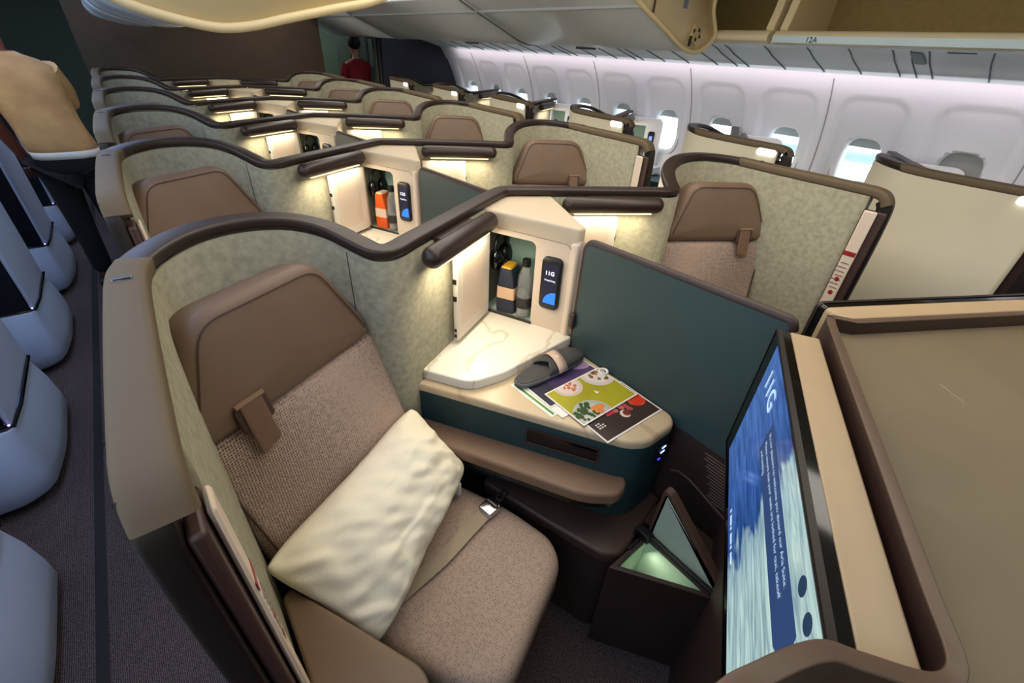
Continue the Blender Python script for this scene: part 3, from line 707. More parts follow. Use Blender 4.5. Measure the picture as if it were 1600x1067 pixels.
def card(name, label, x0, x1, y0, y1, z, rot, deco, th=.0012):
    c = Vector(((x0+x1)/2, (y0+y1)/2, z)); t = thing(name, label, 'menu card', c, 'printed cards on the side console')
    M = Matrix.Rotation(rot, 3, 'Z'); hx = (x1-x0)/2; hy = (y1-y0)/2
    def L(px, py, pz=0): return c+M @ Vector((px, py, pz))
    def rect(a, b, p, q, zz, h):
        mb = MB(); mb.rings([[L(a, b, zz), L(p, b, zz), L(p, q, zz), L(a, q, zz)], [L(a, b, zz+h), L(p, b, zz+h), L(p, q, zz+h), L(a, q, zz+h)]]); return mb
    obj('card_stock', rect(-hx, -hy, hx, hy, 0, th), PAPER, t)
    deco(t, L, hx, hy, th, rect)
    return t
def disc(L, px, py, r, z, h=.0003, n=24, clip=None):
    pts = [(px+r*math.cos(2*math.pi*i/n), py+r*math.sin(2*math.pi*i/n)) for i in range(n)]
    if clip: pts = [(min(max(a, clip[0]), clip[1]), min(max(b, clip[2]), clip[3])) for a, b in pts]
    mb = MB(); mb.rings([[L(a, b, z) for a, b in pts], [L(a, b, z+h) for a, b in pts]]); return mb
def food(t, L, spec, z, clip, name, col, n, r, sp):
    mb = MB()
    for i in range(n):
        a = random.random()*6.283; q = sp*math.sqrt(random.random()); px = spec[0]+q*math.cos(a); py = spec[1]+q*math.sin(a)
        if clip[0] < px < clip[1] and clip[2] < py < clip[3]:
            d = disc(L, px, py, r*(.6+.6*random.random()), z+.00003*i, .0001, 7, clip); mb.add(d.v, d.f)
    if mb.v: obj(name, mb, mat(name, col, .5), t)
def deco_purple(t, L, hx, hy, th, rect):
    e = .005
    obj('print_field', rect(-hx+e, -hy+e, hx-e, hy-e, th, .0003), mat('purple_print', (70, 52, 92), .4, var=.35, scale=14), t)
    obj('dark_corner', rect(-hx+e, -hy+e, -hx+.07, hy-e, th+.0003, .0002), mat('purple_dark', (40, 38, 54), .4), t)
    cl = (-hx+e, hx-e, -hy+e, hy-e)
    obj('pale_arc', disc(L, hx-.02, hy-.03, .062, th+.0003, .0002, 28, cl), mat('lilac_print', (170, 140, 170), .4, var=.2, scale=30), t)
def deco_green(t, L, hx, hy, th, rect):
    e = .005; cl = (-hx+e, hx-e, -hy+e, hy-e); z = th
    obj('print_field', rect(cl[0], cl[2], cl[1], cl[3], z, .0003), mat('lime_print', (166, 160, 34), .4, var=.10, scale=10), t)
    spots = [(-.035, hy-.012, .05, (208, 190, 182)), (hx-.03, hy-.02, .062, (206, 196, 190)), (-.06, -hy+.012, .066, (176, 180, 166))]
    for i, (px, py, r, c) in enumerate(spots):
        obj('plate_picture', disc(L, px, py, r, z+.0003, .0002, 28, cl), mat('plate_print_%d' % i, c, .4), t)
        obj('plate_well', disc(L, px, py, r*.78, z+.0005, .0001, 26, cl), mat('plate_well_%d' % i, tuple(min(255, v+14) for v in c), .4), t)
    food(t, L, (-.035, hy-.022), z+.0006, cl, 'orange_garnish', (196, 110, 60), 16, .006, .024)
    food(t, L, (hx-.03, hy-.028), z+.0006, cl, 'noodle_print', (140, 62, 30), 18, .007, .034)
    food(t, L, (hx-.03, hy-.028), z+.0012, cl, 'herb_print', (110, 120, 50), 8, .006, .03)
    food(t, L, (-.07, -hy+.03), z+.0006, cl, 'salad_print', (50, 74, 34), 36, .008, .040)
    food(t, L, (-.035, -hy+.018), z+.0018, cl, 'prawn_print', (226, 140, 70), 14, .008, .024)
    wing = [(-.006, -.006), (.000, -.009), (.010, -.006), (.003, -.002), (.002, .010), (-.002, .002)]
    mb = MB(); mb.rings([[L(a+.02, b, z+.0005) for a, b in wing], [L(a+.02, b, z+.0007) for a, b in wing]]); obj('bird_mark', mb, PAPER, t)
def deco_dark(t, L, hx, hy, th, rect):
    e = .005; cl = (-hx+e, hx-e, -hy+e, hy-e); z = th
    obj('print_field', rect(cl[0], cl[2], cl[1], cl[3], z, .0003), mat('espresso_print', (58, 42, 38), .4, var=.06, scale=20), t)
    obj('bowl_picture', disc(L, hx-.03, -.002, .032, z+.0003, .0002, 24, cl), mat('bowl_rim_print', (214, 96, 50), .4), t)
    food(t, L, (hx-.03, -.002), z+.0006, cl, 'tomato_print', (214, 52, 24), 20, .010, .024)
    food(t, L, (.015, 0), z+.0006, cl, 'salami_print', (190, 100, 96), 9, .008, .020)
    food(t, L, (.040, -.012), z+.0006, cl, 'berry_print', (176, 70, 70), 6, .007, .014)
    obj('macaron_print', rect(-.042, -.010, -.010, .000, z+.0003, .0003), mat('pink_print', (206, 50, 80), .4), t)
    obj('cup_picture', disc(L, .012, -.030, .016, z+.0003, .0002, 20, cl), mat('cup_print', (226, 206, 194), .4), t)
    obj('coffee_print', disc(L, .018, -.030, .012, z+.0006, .0002, 18, cl), mat('coffee_print', (120, 50, 30), .4), t)
    mb = MB()
    for i in range(3):
        for j in range(3-(i == 0)):
            r = rect(-.100+.010*j, -.018-.008*i, -.094+.010*j, -.014-.008*i, z+.0003, .0002); mb.add(r.v, r.f)
    obj('menu_words', mb, PAPER, t)
def deco_plain(t, L, hx, hy, th, rect):
    obj('green_strip', rect(-hx+.010, -hy+.006, -hx+.018, hy-.006, th, .0003), mat('green_print', (70, 140, 40), .4), t)
ZT = .7685
card('leaflet', 'white leaflet with a green stripe under the purple menu card', -.326, -.072, .020, .205, ZT, .05, deco_plain)
card('leaflet', 'white lined leaflet poking out below the green menu card', -.300, -.075, -.005, .150, ZT+.0016, .02, lambda *a: None)
card('menu_card', 'dark brown menu card with pictured sweets on the sand-coloured console top', -.262, -.022, -.152, .012, ZT+.0002, -.02, deco_dark)
card('menu_card', 'purple menu card lying below the grey slipper', -.300, -.040, .045, .212, ZT+.0034, .01, deco_purple)
card('menu_card', 'lime green menu card with three pictured plates', -.274, -.034, -.068, .100, ZT+.0052, .00, deco_green)
m = MB(); m.tube([(-.037+.014*math.cos(a), .072+.014*math.sin(a), ZT+.0085) for a in [2*math.pi*i/20 for i in range(21)]], .0042, 6)
solo('paper_tag', m, PAPER, 'white paper ring tag at the corner of the green menu card', 'tag')

def slipper():
    t = thing('slipper', 'dark grey slipper in a pale paper band on top of the cards', 'slipper', (-.18, .19, .776))
    a = Vector((-.322, .178)); b = Vector((-.030, .190)); d = (b-a).normalized(); n = Vector((-d.y, d.x)); Ln = (b-a).length
    prof = []
    N = 40
    for i in range(N):
        q = 2*math.pi*i/N; x = .5-.5*math.cos(q); w = (.042+.012*x)*(abs(math.sin(q))**.62)*(1 if math.sin(q) >= 0 else -1)
        w *= 1-.10*math.sin(math.pi*min(1, max(0, x*1.0)))**3
        prof.append((x*Ln, w))
    def P(x, y, z): v = a+d*x+n*y; return Vector((v.x, v.y, z))
    m = MB(); R = []
    for z, ins in ((.776, .002), (.779, 0), (.786, 0), (.789, .002)): R.append([P(x, y, z) for x, y in inset(prof, ins)])
    m.rings(R); obj('sole', m, mat('slipper_edge', (104, 104, 106), .8, bump=.2, bscale=200), t, smooth=50)
    m = MB(); m.rings([[P(x, y, .7885) for x, y in inset(prof, .004)], [P(x, y, .7915) for x, y in inset(prof, .006)]]); obj('insole', m, mat('slipper_felt', (72, 71, 70), .95, var=.08, scale=40, bump=.25, bscale=150), t)
    # upper: dome over the toe half
    m = MB()
    def up(u, v):
        x = Ln*(.36+.625*u); hw = 0
        xx = x/Ln; q = math.acos(max(-1, min(1, 1-2*xx))); hw = (.042+.012*xx)*abs(math.sin(q))**.62*(1-.10*math.sin(math.pi*xx)**3)-.003
        hw = max(hw, .002); y = (2*v-1)*hw
        hgt = .026*math.sqrt(max(0, 1-(2*v-1)**2))*(1-max(0, (u-.55)/.45)**2)*(1-.25*(1-u))
        x2 = x-.030*(1-u)*(1-abs(2*v-1))*-1
        return P(x2, y, .789+hgt+.001*noise.noise(Vector((x*60, y*60, 2))))
    m.grid(22, 16, up); o = obj('upper', m, MATS['slipper_felt'], t, smooth=80)
    sd = o.modifiers.new('s', 'SOLIDIFY'); sd.thickness = .003; sd.offset = 1
    m = MB(); prof2 = []
    for i in range(17):
        v = i/16; yy = (2*v-1)*.052; prof2.append((yy, .787+.0335*math.sqrt(max(0, 1-(2*v-1)**2*.98))))
    sk = .012
    m.rings([[P(.150+sk*(y/.05), y, z) for y, z in prof2], [P(.188+sk*(y/.05), y, z) for y, z in prof2]], closed=False)
    o = obj('paper_band', m, mat('band_paper', (206, 178, 158), .55), t, smooth=80); sd = o.modifiers.new('s', 'SOLIDIFY'); sd.thickness = .001; sd.offset = 1
    wing = [(-.007, -.004), (-.001, -.007), (.009, -.004), (.003, -.001), (.001, .009), (-.003, .002)]
    m = MB(); m.add([P(.168+x, -.004+y, .8222) for x, y in wing], [tuple(range(6))]); obj('bird_mark', m, PAPER, t)
slipper()

# things in the cubbies
def kit(y0, label, c1, c2, c3, g='amenity pouches in the cubbies'):
    t = thing('amenity_kit', label, 'pouch', (-.088, .530+y0, .8135), g)
    c = Vector((-.088, .530+y0)); ang = .5
    def ring(z, w, dd, sq=1.): 
        return [Vector((c.x+math.cos(ang)*a-math.sin(ang)*b, c.y+math.sin(ang)*a+math.cos(ang)*b, z)) for a, b in rounded([(-w/2, -dd/2), (w/2, -dd/2), (w/2, dd/2), (-w/2, dd/2)], .008, 3)]
    m = MB(); m.rings([ring(.8135, .060, .072), ring(.835, .062, .074), ring(.925, .062, .066), ring(.990, .070, .046), ring(.994, .068, .044)]); obj('pouch_body', m, c1, t, smooth=50)
    m = MB(); m.rings([ring(.9945, .066, .042), ring(1.0, .060, .034)]); obj('pouch_top', m, c2, t)
    m = MB(); m.rings([ring(.872, .0642, .0722), ring(.918, .0646, .0690)]); obj('pouch_band', m, c3, t)
NAVYP = mat('pouch_navy', (38, 44, 62), .6); GOLDP = mat('pouch_gold', (198, 150, 30), .5); PALEB = mat('pouch_band', (214, 180, 148), .55); ORANGE = mat('pouch_orange', (214, 84, 14), .5); PALEO = mat('pouch_pale', (216, 192, 168), .55)
kit(0, 'navy pouch with a pale band beside the water bottle', NAVYP, GOLDP, PALEB)
kit(PITCH, 'orange pouch with a pale band in the second cubby', ORANGE, PALEB, PALEO)
def clear(name, tint, k, milk):
    m = bpy.data.materials.new(name); m.use_nodes = True; nt = m.node_tree
    tr = nt.nodes.new('ShaderNodeBsdfTransparent'); tr.inputs[0].default_value = (*tint, 1); gl = nt.nodes.new('ShaderNodeBsdfGlossy'); gl.inputs['Roughness'].default_value = .12
    df = nt.nodes.new('ShaderNodeBsdfDiffuse'); df.inputs[0].default_value = (.8, .84, .84, 1)
    m0 = nt.nodes.new('ShaderNodeMixShader'); m0.inputs[0].default_value = milk; nt.links.new(tr.outputs[0], m0.inputs[1]); nt.links.new(df.outputs[0], m0.inputs[2])
    fr = nt.nodes.new('ShaderNodeLayerWeight'); fr.inputs[0].default_value = k
    mx = nt.nodes.new('ShaderNodeMixShader'); nt.links.new(fr.outputs[1], mx.inputs[0])
    nt.links.new(m0.outputs[0], mx.inputs[1]); nt.links.new(gl.outputs[0], mx.inputs[2]); nt.links.new(mx.outputs[0], nt.nodes['Material Output'].inputs[0])
    return m
PET = clear('clear_bottle', (.97, .98, .98), .28, .14)
WATER = clear('bottle_water', (.96, .98, .98), .15, .10)
def bottle(y0, label):
    c = (-.066, .462+y0, .8135)
    t = thing('water_bottle', label, 'bottle', c, 'water bottles in the cubbies')
    m = MB(); m.lathe([(.001, .002), (.022, 0), (.029, .006), (.030, .015), (.028, .022), (.030, .030), (.028, .038), (.030, .048), (.030, .085), (.028, .095), (.029, .110), (.0295, .140), (.026, .165), (.016, .190), (.0125, .198), (.0125, .205)], c, 24)
    obj('bottle_body', m, PET, t, smooth=70)
    m = MB(); m.lathe([(.001, .006), (.026, .008), (.026, .100), (.001, .101)], c, 20); obj('water', m, WATER, t)
    m = MB(); m.lathe([(.0150, .200), (.0155, .202), (.0155, .222), (.0145, .226), (.001, .2265)], c, 20); obj('bottle_cap', m, BLACK, t, smooth=40)
    m = MB(); n = 24; m.rings([[(c[0]+.0305*math.cos(2*math.pi*j/n), c[1]+.0305*math.sin(2*math.pi*j/n), c[2]+z) for j in range(n)] for z in (.040, .082)], False, False); obj('bottle_label', m, mat('label_dark', (48, 44, 44), .5, var=.5, scale=90), t)
bottle(0, 'clear water bottle with black cap in the nearest cubby'); bottle(PITCH, 'clear water bottle half hidden beside the orange pouch')
def headphones(y0, label):
    t = thing('headphones', label, 'headphones', (-.10, .600+y0, .86), 'headphones hanging in the cubbies')
    c = Vector((-.080, .598+y0, 1.035)); d = Vector((.45, .89, 0)).normalized(); d = Vector((.9, .44, 0)); nn = Vector((-.44, .9, 0))
    pts = [c+d*.046*math.cos(a)+Vector((0, 0, .062*math.sin(a))) for a in [math.pi*(-.05+1.1*i/16) for i in range(17)]]
    m = MB(); m.tube(pts, .007, 8); obj('headband', m, BLACK, t, smooth=60)
    for s in (-1, 1):
        q = c+d*.038*s+Vector((0, 0, -.03))
        m = MB(); m.sphere(q, (.026, .026, .042), 14, 10); e = obj('ear_cup', m, GLOSS, t, smooth=80)
        m = MB(); m.sphere(q-d*.010*s-nn*.004, (.020, .020, .030), 12, 8); obj('ear_pad', m, BLACK, e, smooth=80)
    m = MB(); P = []
    for i in range(40):
        a = i*.55; P.append(c+d*(-.022+.016*math.cos(a))+nn*(-.030)+Vector((0, 0, -.095+.062*math.sin(a*1.1)+.0*i)))
    m.tube(P, .0022, 6); obj('cable', m, BLACK, t, smooth=80)
for k in range(4): headphones(PITCH*k, 'black headphones hanging in the open cubby of the %s' % ROWWORD[k])

# ------------------------------------------------------------------ window-side suites
XA = 2.87; YA = .64
NEAR = ['one in front of the nearest', 'nearest']
def aisle_sign(t, x, y, z):
    q = rounded([(-.055, -.019), (.055, -.019), (.055, .019), (-.055, .019)], .018, 5)
    m = MB(); m.rings([[(x, y+a, z+b) for a, b in q], [(x-.003, y+a, z+b) for a, b in inset(q, .001)]]); obj('row_sign', m, emit('row_sign', (255, 250, 240), 2.2), t)
OFF = Vector((XA, YA-PITCH, 0))
AW = ['beside the near right aisle', 'second along the right aisle', 'third along the right aisle', 'fourth along the right aisle', 'fifth along the right aisle', 'farthest along the right aisle']
ash = make_shell('window', 'beige outer wall of the window suite at the right edge of the photo', OUTER, True)
aisle_sign(ash, -1.1445, -.09, 1.245)
AD = ['beige window suite wall in front of the oval lit window with a view outside', 'beige window suite wall second along the right aisle', 'beige window suite wall third along the right aisle', 'beige window suite wall fourth along the right aisle', 'beige window suite wall by the dark navy partition']
for k in range(1, 6): dup(ash, (0, PITCH*k, 0), AD[k-1])
def window_tower(k):
    global OFF
    OFF = Vector((XA, YA+PITCH*(k-1), 0))
    t = thing('storage_tower', ['white storage tower against the window wall behind the nearest beige suite wall', 'white storage tower beside the oval lit window', 'white storage tower with green cubby seen over the third beige wall', 'white storage tower with green cubby by the fourth window suite', 'small white storage tower near the far end of the window wall', 'white storage tower by the navy partition'][k], 'cabinet', (-.08, .45, .8), 'storage towers of the window suites')
    P0 = Vector((-.158, .602, 0)); P1 = Vector((-.005, .262, 0)); D = (P1-P0).normalized(); Nn = Vector((D.y, -D.x, 0))
    if Nn.x > 0: Nn = -Nn
    P1 = P0+D*.34
    def fp(s, o, z): p = P0+D*s+Nn*o; return Vector((p.x, p.y, z))
    q = rounded([(0, .0), (.34, .0), (.34, 1.185), (0, 1.185)], [0, .0, .05, 0], 6)
    m = MB()
    def pan(pl, o0, o1): m.rings([[fp(a, o0, b) for a, b in pl], [fp(a, o1, b) for a, b in pl]])
    pan([(0, .0), (.34, .0), (.34, .80), (0, .80)], 0, -.06)
    pan([(.19, .80), (.34, .80), (.34, 1.14)]+[(.34-.045+.045*math.cos(a), 1.14+.045*math.sin(a)) for a in [math.pi/2*i/5 for i in range(6)]]+[(.19, 1.185)], 0, -.06)
    pan([(.0, 1.12), (.1905, 1.12), (.1905, 1.185), (0, 1.185)], 0, -.06); pan([(0, .80), (.03, .80), (.03, 1.12), (0, 1.12)], 0, -.06)
    obj('tower_face', m, WHITEPL, t, smooth=40)
    m = MB(); m.add([fp(.03, -.058, .80), fp(.19, -.058, .80), fp(.19, -.058, 1.12), fp(.03, -.058, 1.12)], [(0, 1, 2, 3)]); obj('cubby_back', m, GREEN, t)
    m = MB(); m.box(fp(.075, -.03, .96), (.03, .03, .14), rz=1); obj('cubby_insert', m, BLACK, t, bevel=.01)
    q = rounded([(.225, .90), (.285, .90), (.285, 1.08), (.225, 1.08)], .02, 5)
    m = MB(); m.rings([[fp(a, 0, b) for a, b in q], [fp(a, .012, b) for a, b in inset(q, .002)]]); h = obj('handset', m, BLACK, t)
    q = [(.236, .915), (.275, .915), (.275, 1.06), (.236, 1.06)]
    m = MB(); m.add([fp(a, .0126, b) for a, b in q], [(0, 1, 2, 3)]); obj('handset_screen', m, HSCREEN, h)
    m = MB(); m.add([fp(a, .0130, b) for a, b in [(.24, 1.0), (.27, 1.0), (.27, 1.04), (.24, 1.04)]], [(0, 1, 2, 3)]); obj('screen_glow', m, emit('glow_pale', (150, 180, 230), 1.0), h)
    m = MB(); m.prism([(-.50, .40), (-.36, .20), (-.02, .22), (-.02, .27), (-.15, .62)], .73, .79); obj('side_shelf', m, mat('shelf_blue_white', (205, 214, 220), .4), t)
    m = MB(); m.prism([(-.50, .40), (-.36, .20), (-.22, -.12), (-.02, -.12), (-.02, .27), (-.15, .62)], 0.02, .72); obj('side_cabinet', m, TEAL, t)
    OFF = Vector((0, 0, 0))
for k in range(6): window_tower(k)
for k in range(6): lamp_light(YA+PITCH*(k-1), 1, XA, .8, (1, .92, .8))
OFF = Vector((0, 0, 0))

# left-hand window suites along the left aisle: shell on a rounded base with a dark glossy front
def left_suite():
    t = thing('window_suite', 'x', 'partition', (-2.0, 1.5, 0), 'window suites along the left aisle')
    y0, y1 = .415, 1.03
    base = rounded([(-1.72, y0-.07), (-1.80, y0-.13), (-2.6, y0-.13), (-2.6, y1), (-1.76, y1), (-1.70, y1-.05), (-1.690, y0+.16)], [.08, .07, .02, .02, .06, .05, .2], 6)
    top = rounded([(-1.735, y0-.03), (-1.80, y0-.05), (-2.6, y0-.05), (-2.6, y1), (-1.79, y1), (-1.735, y1-.05), (-1.725, y0+.16)], [.06, .05, .02, .02, .06, .05, .2], 6)
    m = MB()
    def mixp(q): return [(a[0]+(b[0]-a[0])*q, a[1]+(b[1]-a[1])*q) for a, b in zip(base, top)]
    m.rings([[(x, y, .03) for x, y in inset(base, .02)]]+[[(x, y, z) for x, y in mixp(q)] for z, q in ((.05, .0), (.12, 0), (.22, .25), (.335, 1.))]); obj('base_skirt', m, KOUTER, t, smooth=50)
    up = rounded([(-1.735, y0+.004), (-2.12, y0+.004), (-2.12, y0+.03), (-1.80, y0+.03), (-1.80, y1-.05), (-2.12, y1-.05), (-2.12, y1-.01), (-1.76, y1-.01), (-1.735, y1-.04)], [.012, 0, 0, 0, 0, 0, 0, .03, .03], 4)
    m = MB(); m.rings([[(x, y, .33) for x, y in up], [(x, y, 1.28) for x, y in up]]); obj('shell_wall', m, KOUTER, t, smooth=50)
    m = MB(); m.rings([[(x, y, 1.275) for x, y in inset(up, -.003)], [(x, y, 1.30) for x, y in inset(up, -.003)]]); obj('rim', m, TRIM, t)
    m = MB(); m.box((-1.93, y0-.004, .805), (.365, .016, .94)); fr = obj('front_panel', m, GLOSS, t, bevel=.004)
    m = MB(); m.tube([(-1.728, y1-.06, .338), (-1.724, y0+.14, .338), (-1.733, y0, .338), (-1.75, y0-.014, .338), (-2.12, y0-.016, .338)], .008, 6); obj('base_trim', m, GLOSS, t)
    m = MB(); m.sphere((-1.740, y0-.012, .352), .004, 8, 6); obj('marker_light', m, emit('marker', (190, 160, 255), 4), t)
    m = MB(); m.box((-2.36, (y0+y1)/2, .62), (.46, .5, 1.2)); obj('inner_console', m, mat('inner_dark', (40, 44, 54), .6), t)
    return t
ls = left_suite(); ls['label'] = 'pale window suite at the left edge, bottom of the photo, on a rounded base'
LW = ['pale window suite on a rounded base, second up the left aisle', 'pale window suite with glossy dark front, third up the left aisle', 'pale window suite behind the elbow of the person, fourth up the left aisle', 'pale window suite with dark stripe beyond the person', 'farthest pale window suite at the end of the left aisle']
for k in range(1, 6): dup(ls, (0, PITCH*k, 0), LW[k-1])

# ------------------------------------------------------------------ the cabin itself
m = MB(); m.box((0, 3.0, -.05), (6.4, 13.5, .1)); struct('floor', m, CARPET)
for i, x in enumerate((-1.60, 1.62)):
    m = MB(); m.box((x, 3, .0015), (.032, 13, .003)); struct('trim_%d' % (i+1), m, DARKCARPET)
m = MB(); m.box((-1.37, 1.66, .0012), (.48, .010, .0024), rz=-.02); struct('trim_3', m, DARKCARPET)
m = MB(); m.box((0, 3, 2.36), (6.2, 13.5, .06)); struct('ceiling', m, mat('ceiling_white', (225, 222, 214), .7))
def xw(z): return 2.885-.56*(z-1.0)**2
WY = [-.103+.533*i for i in range(-3, 12)]
def sidewall(sgn, name):
    ys = []; y = -2.6
    n = 560; m = MB(); nz = 96; y0, y1 = -2.4, 6.6; z0, z1 = .0, 1.635
    def depth(y, z):
        d = 0
        for c in WY:
            dy = abs(y-c)
            if dy > .27: continue
            hw = .205+.018*(1.50-z) if z < 1.5 else .205
            # arch: superellipse head
            zt = 1.515
            rr = .11
            ex = hw-dy; ez = zt-z
            if ex <= 0 or ez <= 0: continue
            if ex < rr and ez < rr:
                e = rr-math.hypot(rr-ex, rr-ez)
            else: e = min(ex, ez)
            if e <= 0: continue
            lo = max(0, min(1, (z-.62)/.3))
            k = min(1, e/.020); k = k*k*(3-2*k)
            d = max(d, (.014+.035*max(0, min(1, (1.45-z)/.45)))*k*lo)
        return d
    def inside(y, z):
        for c in WY:
            if (abs(y-c)/.122)**3.2+(abs(z-1.10)/.178)**3.2 < 1: return True
        return False
    vid = {}
    for i in range(n+1):
        y = y0+(y1-y0)*i/n
        for j in range(nz+1):
            z = z0+(z1-z0)*j/nz
            m.v.append(Vector((sgn*(xw(z)+depth(y, z)), y, z)))
    for i in range(n):
        y = y0+(y1-y0)*(i+.5)/n
        for j in range(nz):
            z = z0+(z1-z0)*(j+.5)/nz
            if inside(y, z): continue
            a = i*(nz+1)+j; m.f.append((a, a+nz+1, a+nz+2, a+1))
    w = struct(name, m, SIDEWALL, smooth=80)
    # panel seams
    for c in range(0, len(WY)-1):
        if c % 2 == 0:
            y = (WY[c]+WY[c+1])/2
            mm = MB(); mm.tube([(sgn*(xw(z)-.0005), y, z) for z in [.2+.1*q for q in range(15)]], .004, 5); obj('panel_seam', mm, mat('seam_grey', (150, 146, 150), .6), w)
    return w
sidewall(1, 'wall_right'); sidewall(-1, 'wall_left')
def sup(hw, hh, p=3.2, n=48):
    out = []
    for i in range(n):
        a = 2*math.pi*i/n; c, s = math.cos(a), math.sin(a)
        out.append((hw*abs(c)**(2/p)*(1 if c >= 0 else -1), hh*abs(s)**(2/p)*(1 if s >= 0 else -1)))
    return out
PANE = bpy.data.materials.new('window_pane'); PANE.use_nodes = True; nt = PANE.node_tree
tr = nt.nodes.new('ShaderNodeBsdfTransparent'); gl = nt.nodes.new('ShaderNodeBsdfGlossy'); gl.inputs['Roughness'].default_value = .05
mx = nt.nodes.new('ShaderNodeMixShader'); mx.inputs[0].default_value = .06
nt.links.new(tr.outputs[0], mx.inputs[1]); nt.links.new(gl.outputs[0], mx.inputs[2]); nt.links.new(mx.outputs[0], nt.nodes['Material Output'].inputs[0])
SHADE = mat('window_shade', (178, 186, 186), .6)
def window(i, sgn, c, closed):
    global OFF
    x = xw(1.1)+.049
    sl = -(xw(1.28)-xw(.92))/.36
    def wp(a, b, o): return Vector((sgn*(x+o-.56*((1.10+b-1)**2-.01)), c+a, 1.10+b))
    m = MB(); o1 = sup(.150, .208); o2 = sup(.124, .180); o3 = sup(.112, .166); o4 = sup(.104, .156)
    m.rings([[wp(a, b, .004) for a, b in o1], [wp(a, b, -.006) for a, b in inset(o1, .004)], [wp(a, b, -.006) for a, b in o2], [wp(a, b, .010) for a, b in o3], [wp(a, b, .06) for a, b in o4]], False, False)
    w = struct('window_%d' % i, m, WHITEPL, smooth=60)
    m = MB(); m.rings([[wp(a, b, .061) for a, b in o4]]); m.f = [tuple(range(len(o4)))]; obj('pane', m, PANE, w)
    cut = -.16 if closed else .105
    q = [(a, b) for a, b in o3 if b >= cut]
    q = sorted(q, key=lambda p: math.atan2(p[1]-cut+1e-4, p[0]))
    m = MB(); m.rings([[wp(a, b, .030) for a, b in q], [wp(a, b, .034) for a, b in q]]); obj('shade', m, SHADE if not closed else mat('closed_shade', (150, 150, 146), .7), w)  # the closed shade is a darker grey
    m = MB(); r = sup(.153, .211, n=64); r.append(r[0]); m.tube([wp(a, b, -.001) for a, b in r], .003, 5); obj('frame_groove', m, mat('groove_blue', (150, 160, 172), .6), w)
i = 0
for c in WY:
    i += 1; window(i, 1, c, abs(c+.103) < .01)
for c in WY[3:12]:
    i += 1; window(i, -1, c, False)
# service panels above the windows
m = MB(); prof = [(2.660, 1.628), (2.645, 1.640), (2.50, 1.672), (2.36, 1.704), (2.26, 1.733), (2.17, 1.748), (2.05, 1.750), (2.05, 1.77), (2.66, 1.77)]
m.rings([[(x, y, z) for x, z in prof] for y in (-2.4, 6.6)]); PS = struct('trim_4', m, PSU)
m = MB()
ysl = [-.08, .165, .24, .32, .525, .74, .99, 1.25, 1.34, 1.5, 1.75, 1.98, 2.2, 2.28, 2.5, 2.75, 3.0, 3.1, 3.35, 3.6, 3.85, 4.1, 4.3, 4.6, 4.9, 5.2]
for y in ysl: m.tube([(2.655, y+.02, 1.633), (2.50, y+.01, 1.6705), (2.36, y, 1.7025), (2.26, y-.01, 1.7315), (2.18, y-.02, 1.7465)], .004, 5)
obj('panel_gap', m, mat('gap_slate', (70, 90, 104), .6), PS)
m = MB()
for y in (.02, 1.9, 3.8): m.box((2.20, y, 1.7445), (.016, .11, .008))
obj('vent_slot', m, BLACK, PS)
m = MB(); m.rings([[(2.30+a, .205+b, 1.719-a*.24-.004) for a, b in rounded([(-.09, -.026), (.09, -.026), (.09, .026), (-.09, .026)], .02, 4)], [(2.30+a, .205+b, 1.719-a*.24-.001) for a, b in rounded([(-.09, -.026), (.09, -.026), (.09, .026), (-.09, .026)], .02, 4)]])
obj('speaker_grille', m, mat('grille', (132, 146, 150), .7, var=.2, scale=200), PS)
# ---- overhead bins
mat('bin_seam', (112, 112, 110), .5)
def open_bucket(prof, y0, y1, label, grp, skin, first=True):
    t = thing('overhead_bin', label, 'overhead bin', (prof[len(prof)//2][0], y0, prof[len(prof)//2][1]), grp)
    P = [Vector((x, z)) for x, z in smooth_path([(x, z, 0) for x, z in prof], 5) and [(p.x, p.y) for p in smooth_path([(x, z, 0) for x, z in prof], 5)]]
    m = MB(); m.rings([[(p.x, y0, p.y) for p in P], [(p.x, y1, p.y) for p in P]], closed=False)
    o = obj('bin_shell', m, skin, t, smooth=60); sd = o.modifiers.new('s', 'SOLIDIFY'); sd.thickness = .012
    m = MB(); m.tube([(p.x, y0, p.y) for p in P], .013 if first else .0065, 8); obj('bin_rim', m, BINCREAM if first else MATS['bin_seam'], t, smooth=60)
    m = MB(); m.add([(p.x, y0+.012, p.y) for p in P], [tuple(range(len(P)))]); o = obj('end_panel', m, BINCREAM if first else skin, t); sd = o.modifiers.new('s', 'SOLIDIFY'); sd.thickness = .01
    return t
RP = [(1.06, 1.945), (1.254, 1.868), (1.45, 1.795), (1.63, 1.724), (1.70, 1.703), (1.776, 1.693), (1.87, 1.703), (1.954, 1.750), (1.988, 1.790), (1.955, 1.84), (1.90, 1.92), (1.92, 2.05), (2.0, 2.2)]
yb = [1.2, 2.70, 5.05, 7.2]
RL = ['grey overhead bin with cream end wall and hinge bracket, lowered above the right aisle', 'grey lowered overhead bin, middle one above the right aisle', 'grey lowered overhead bin, farthest one above the right aisle']
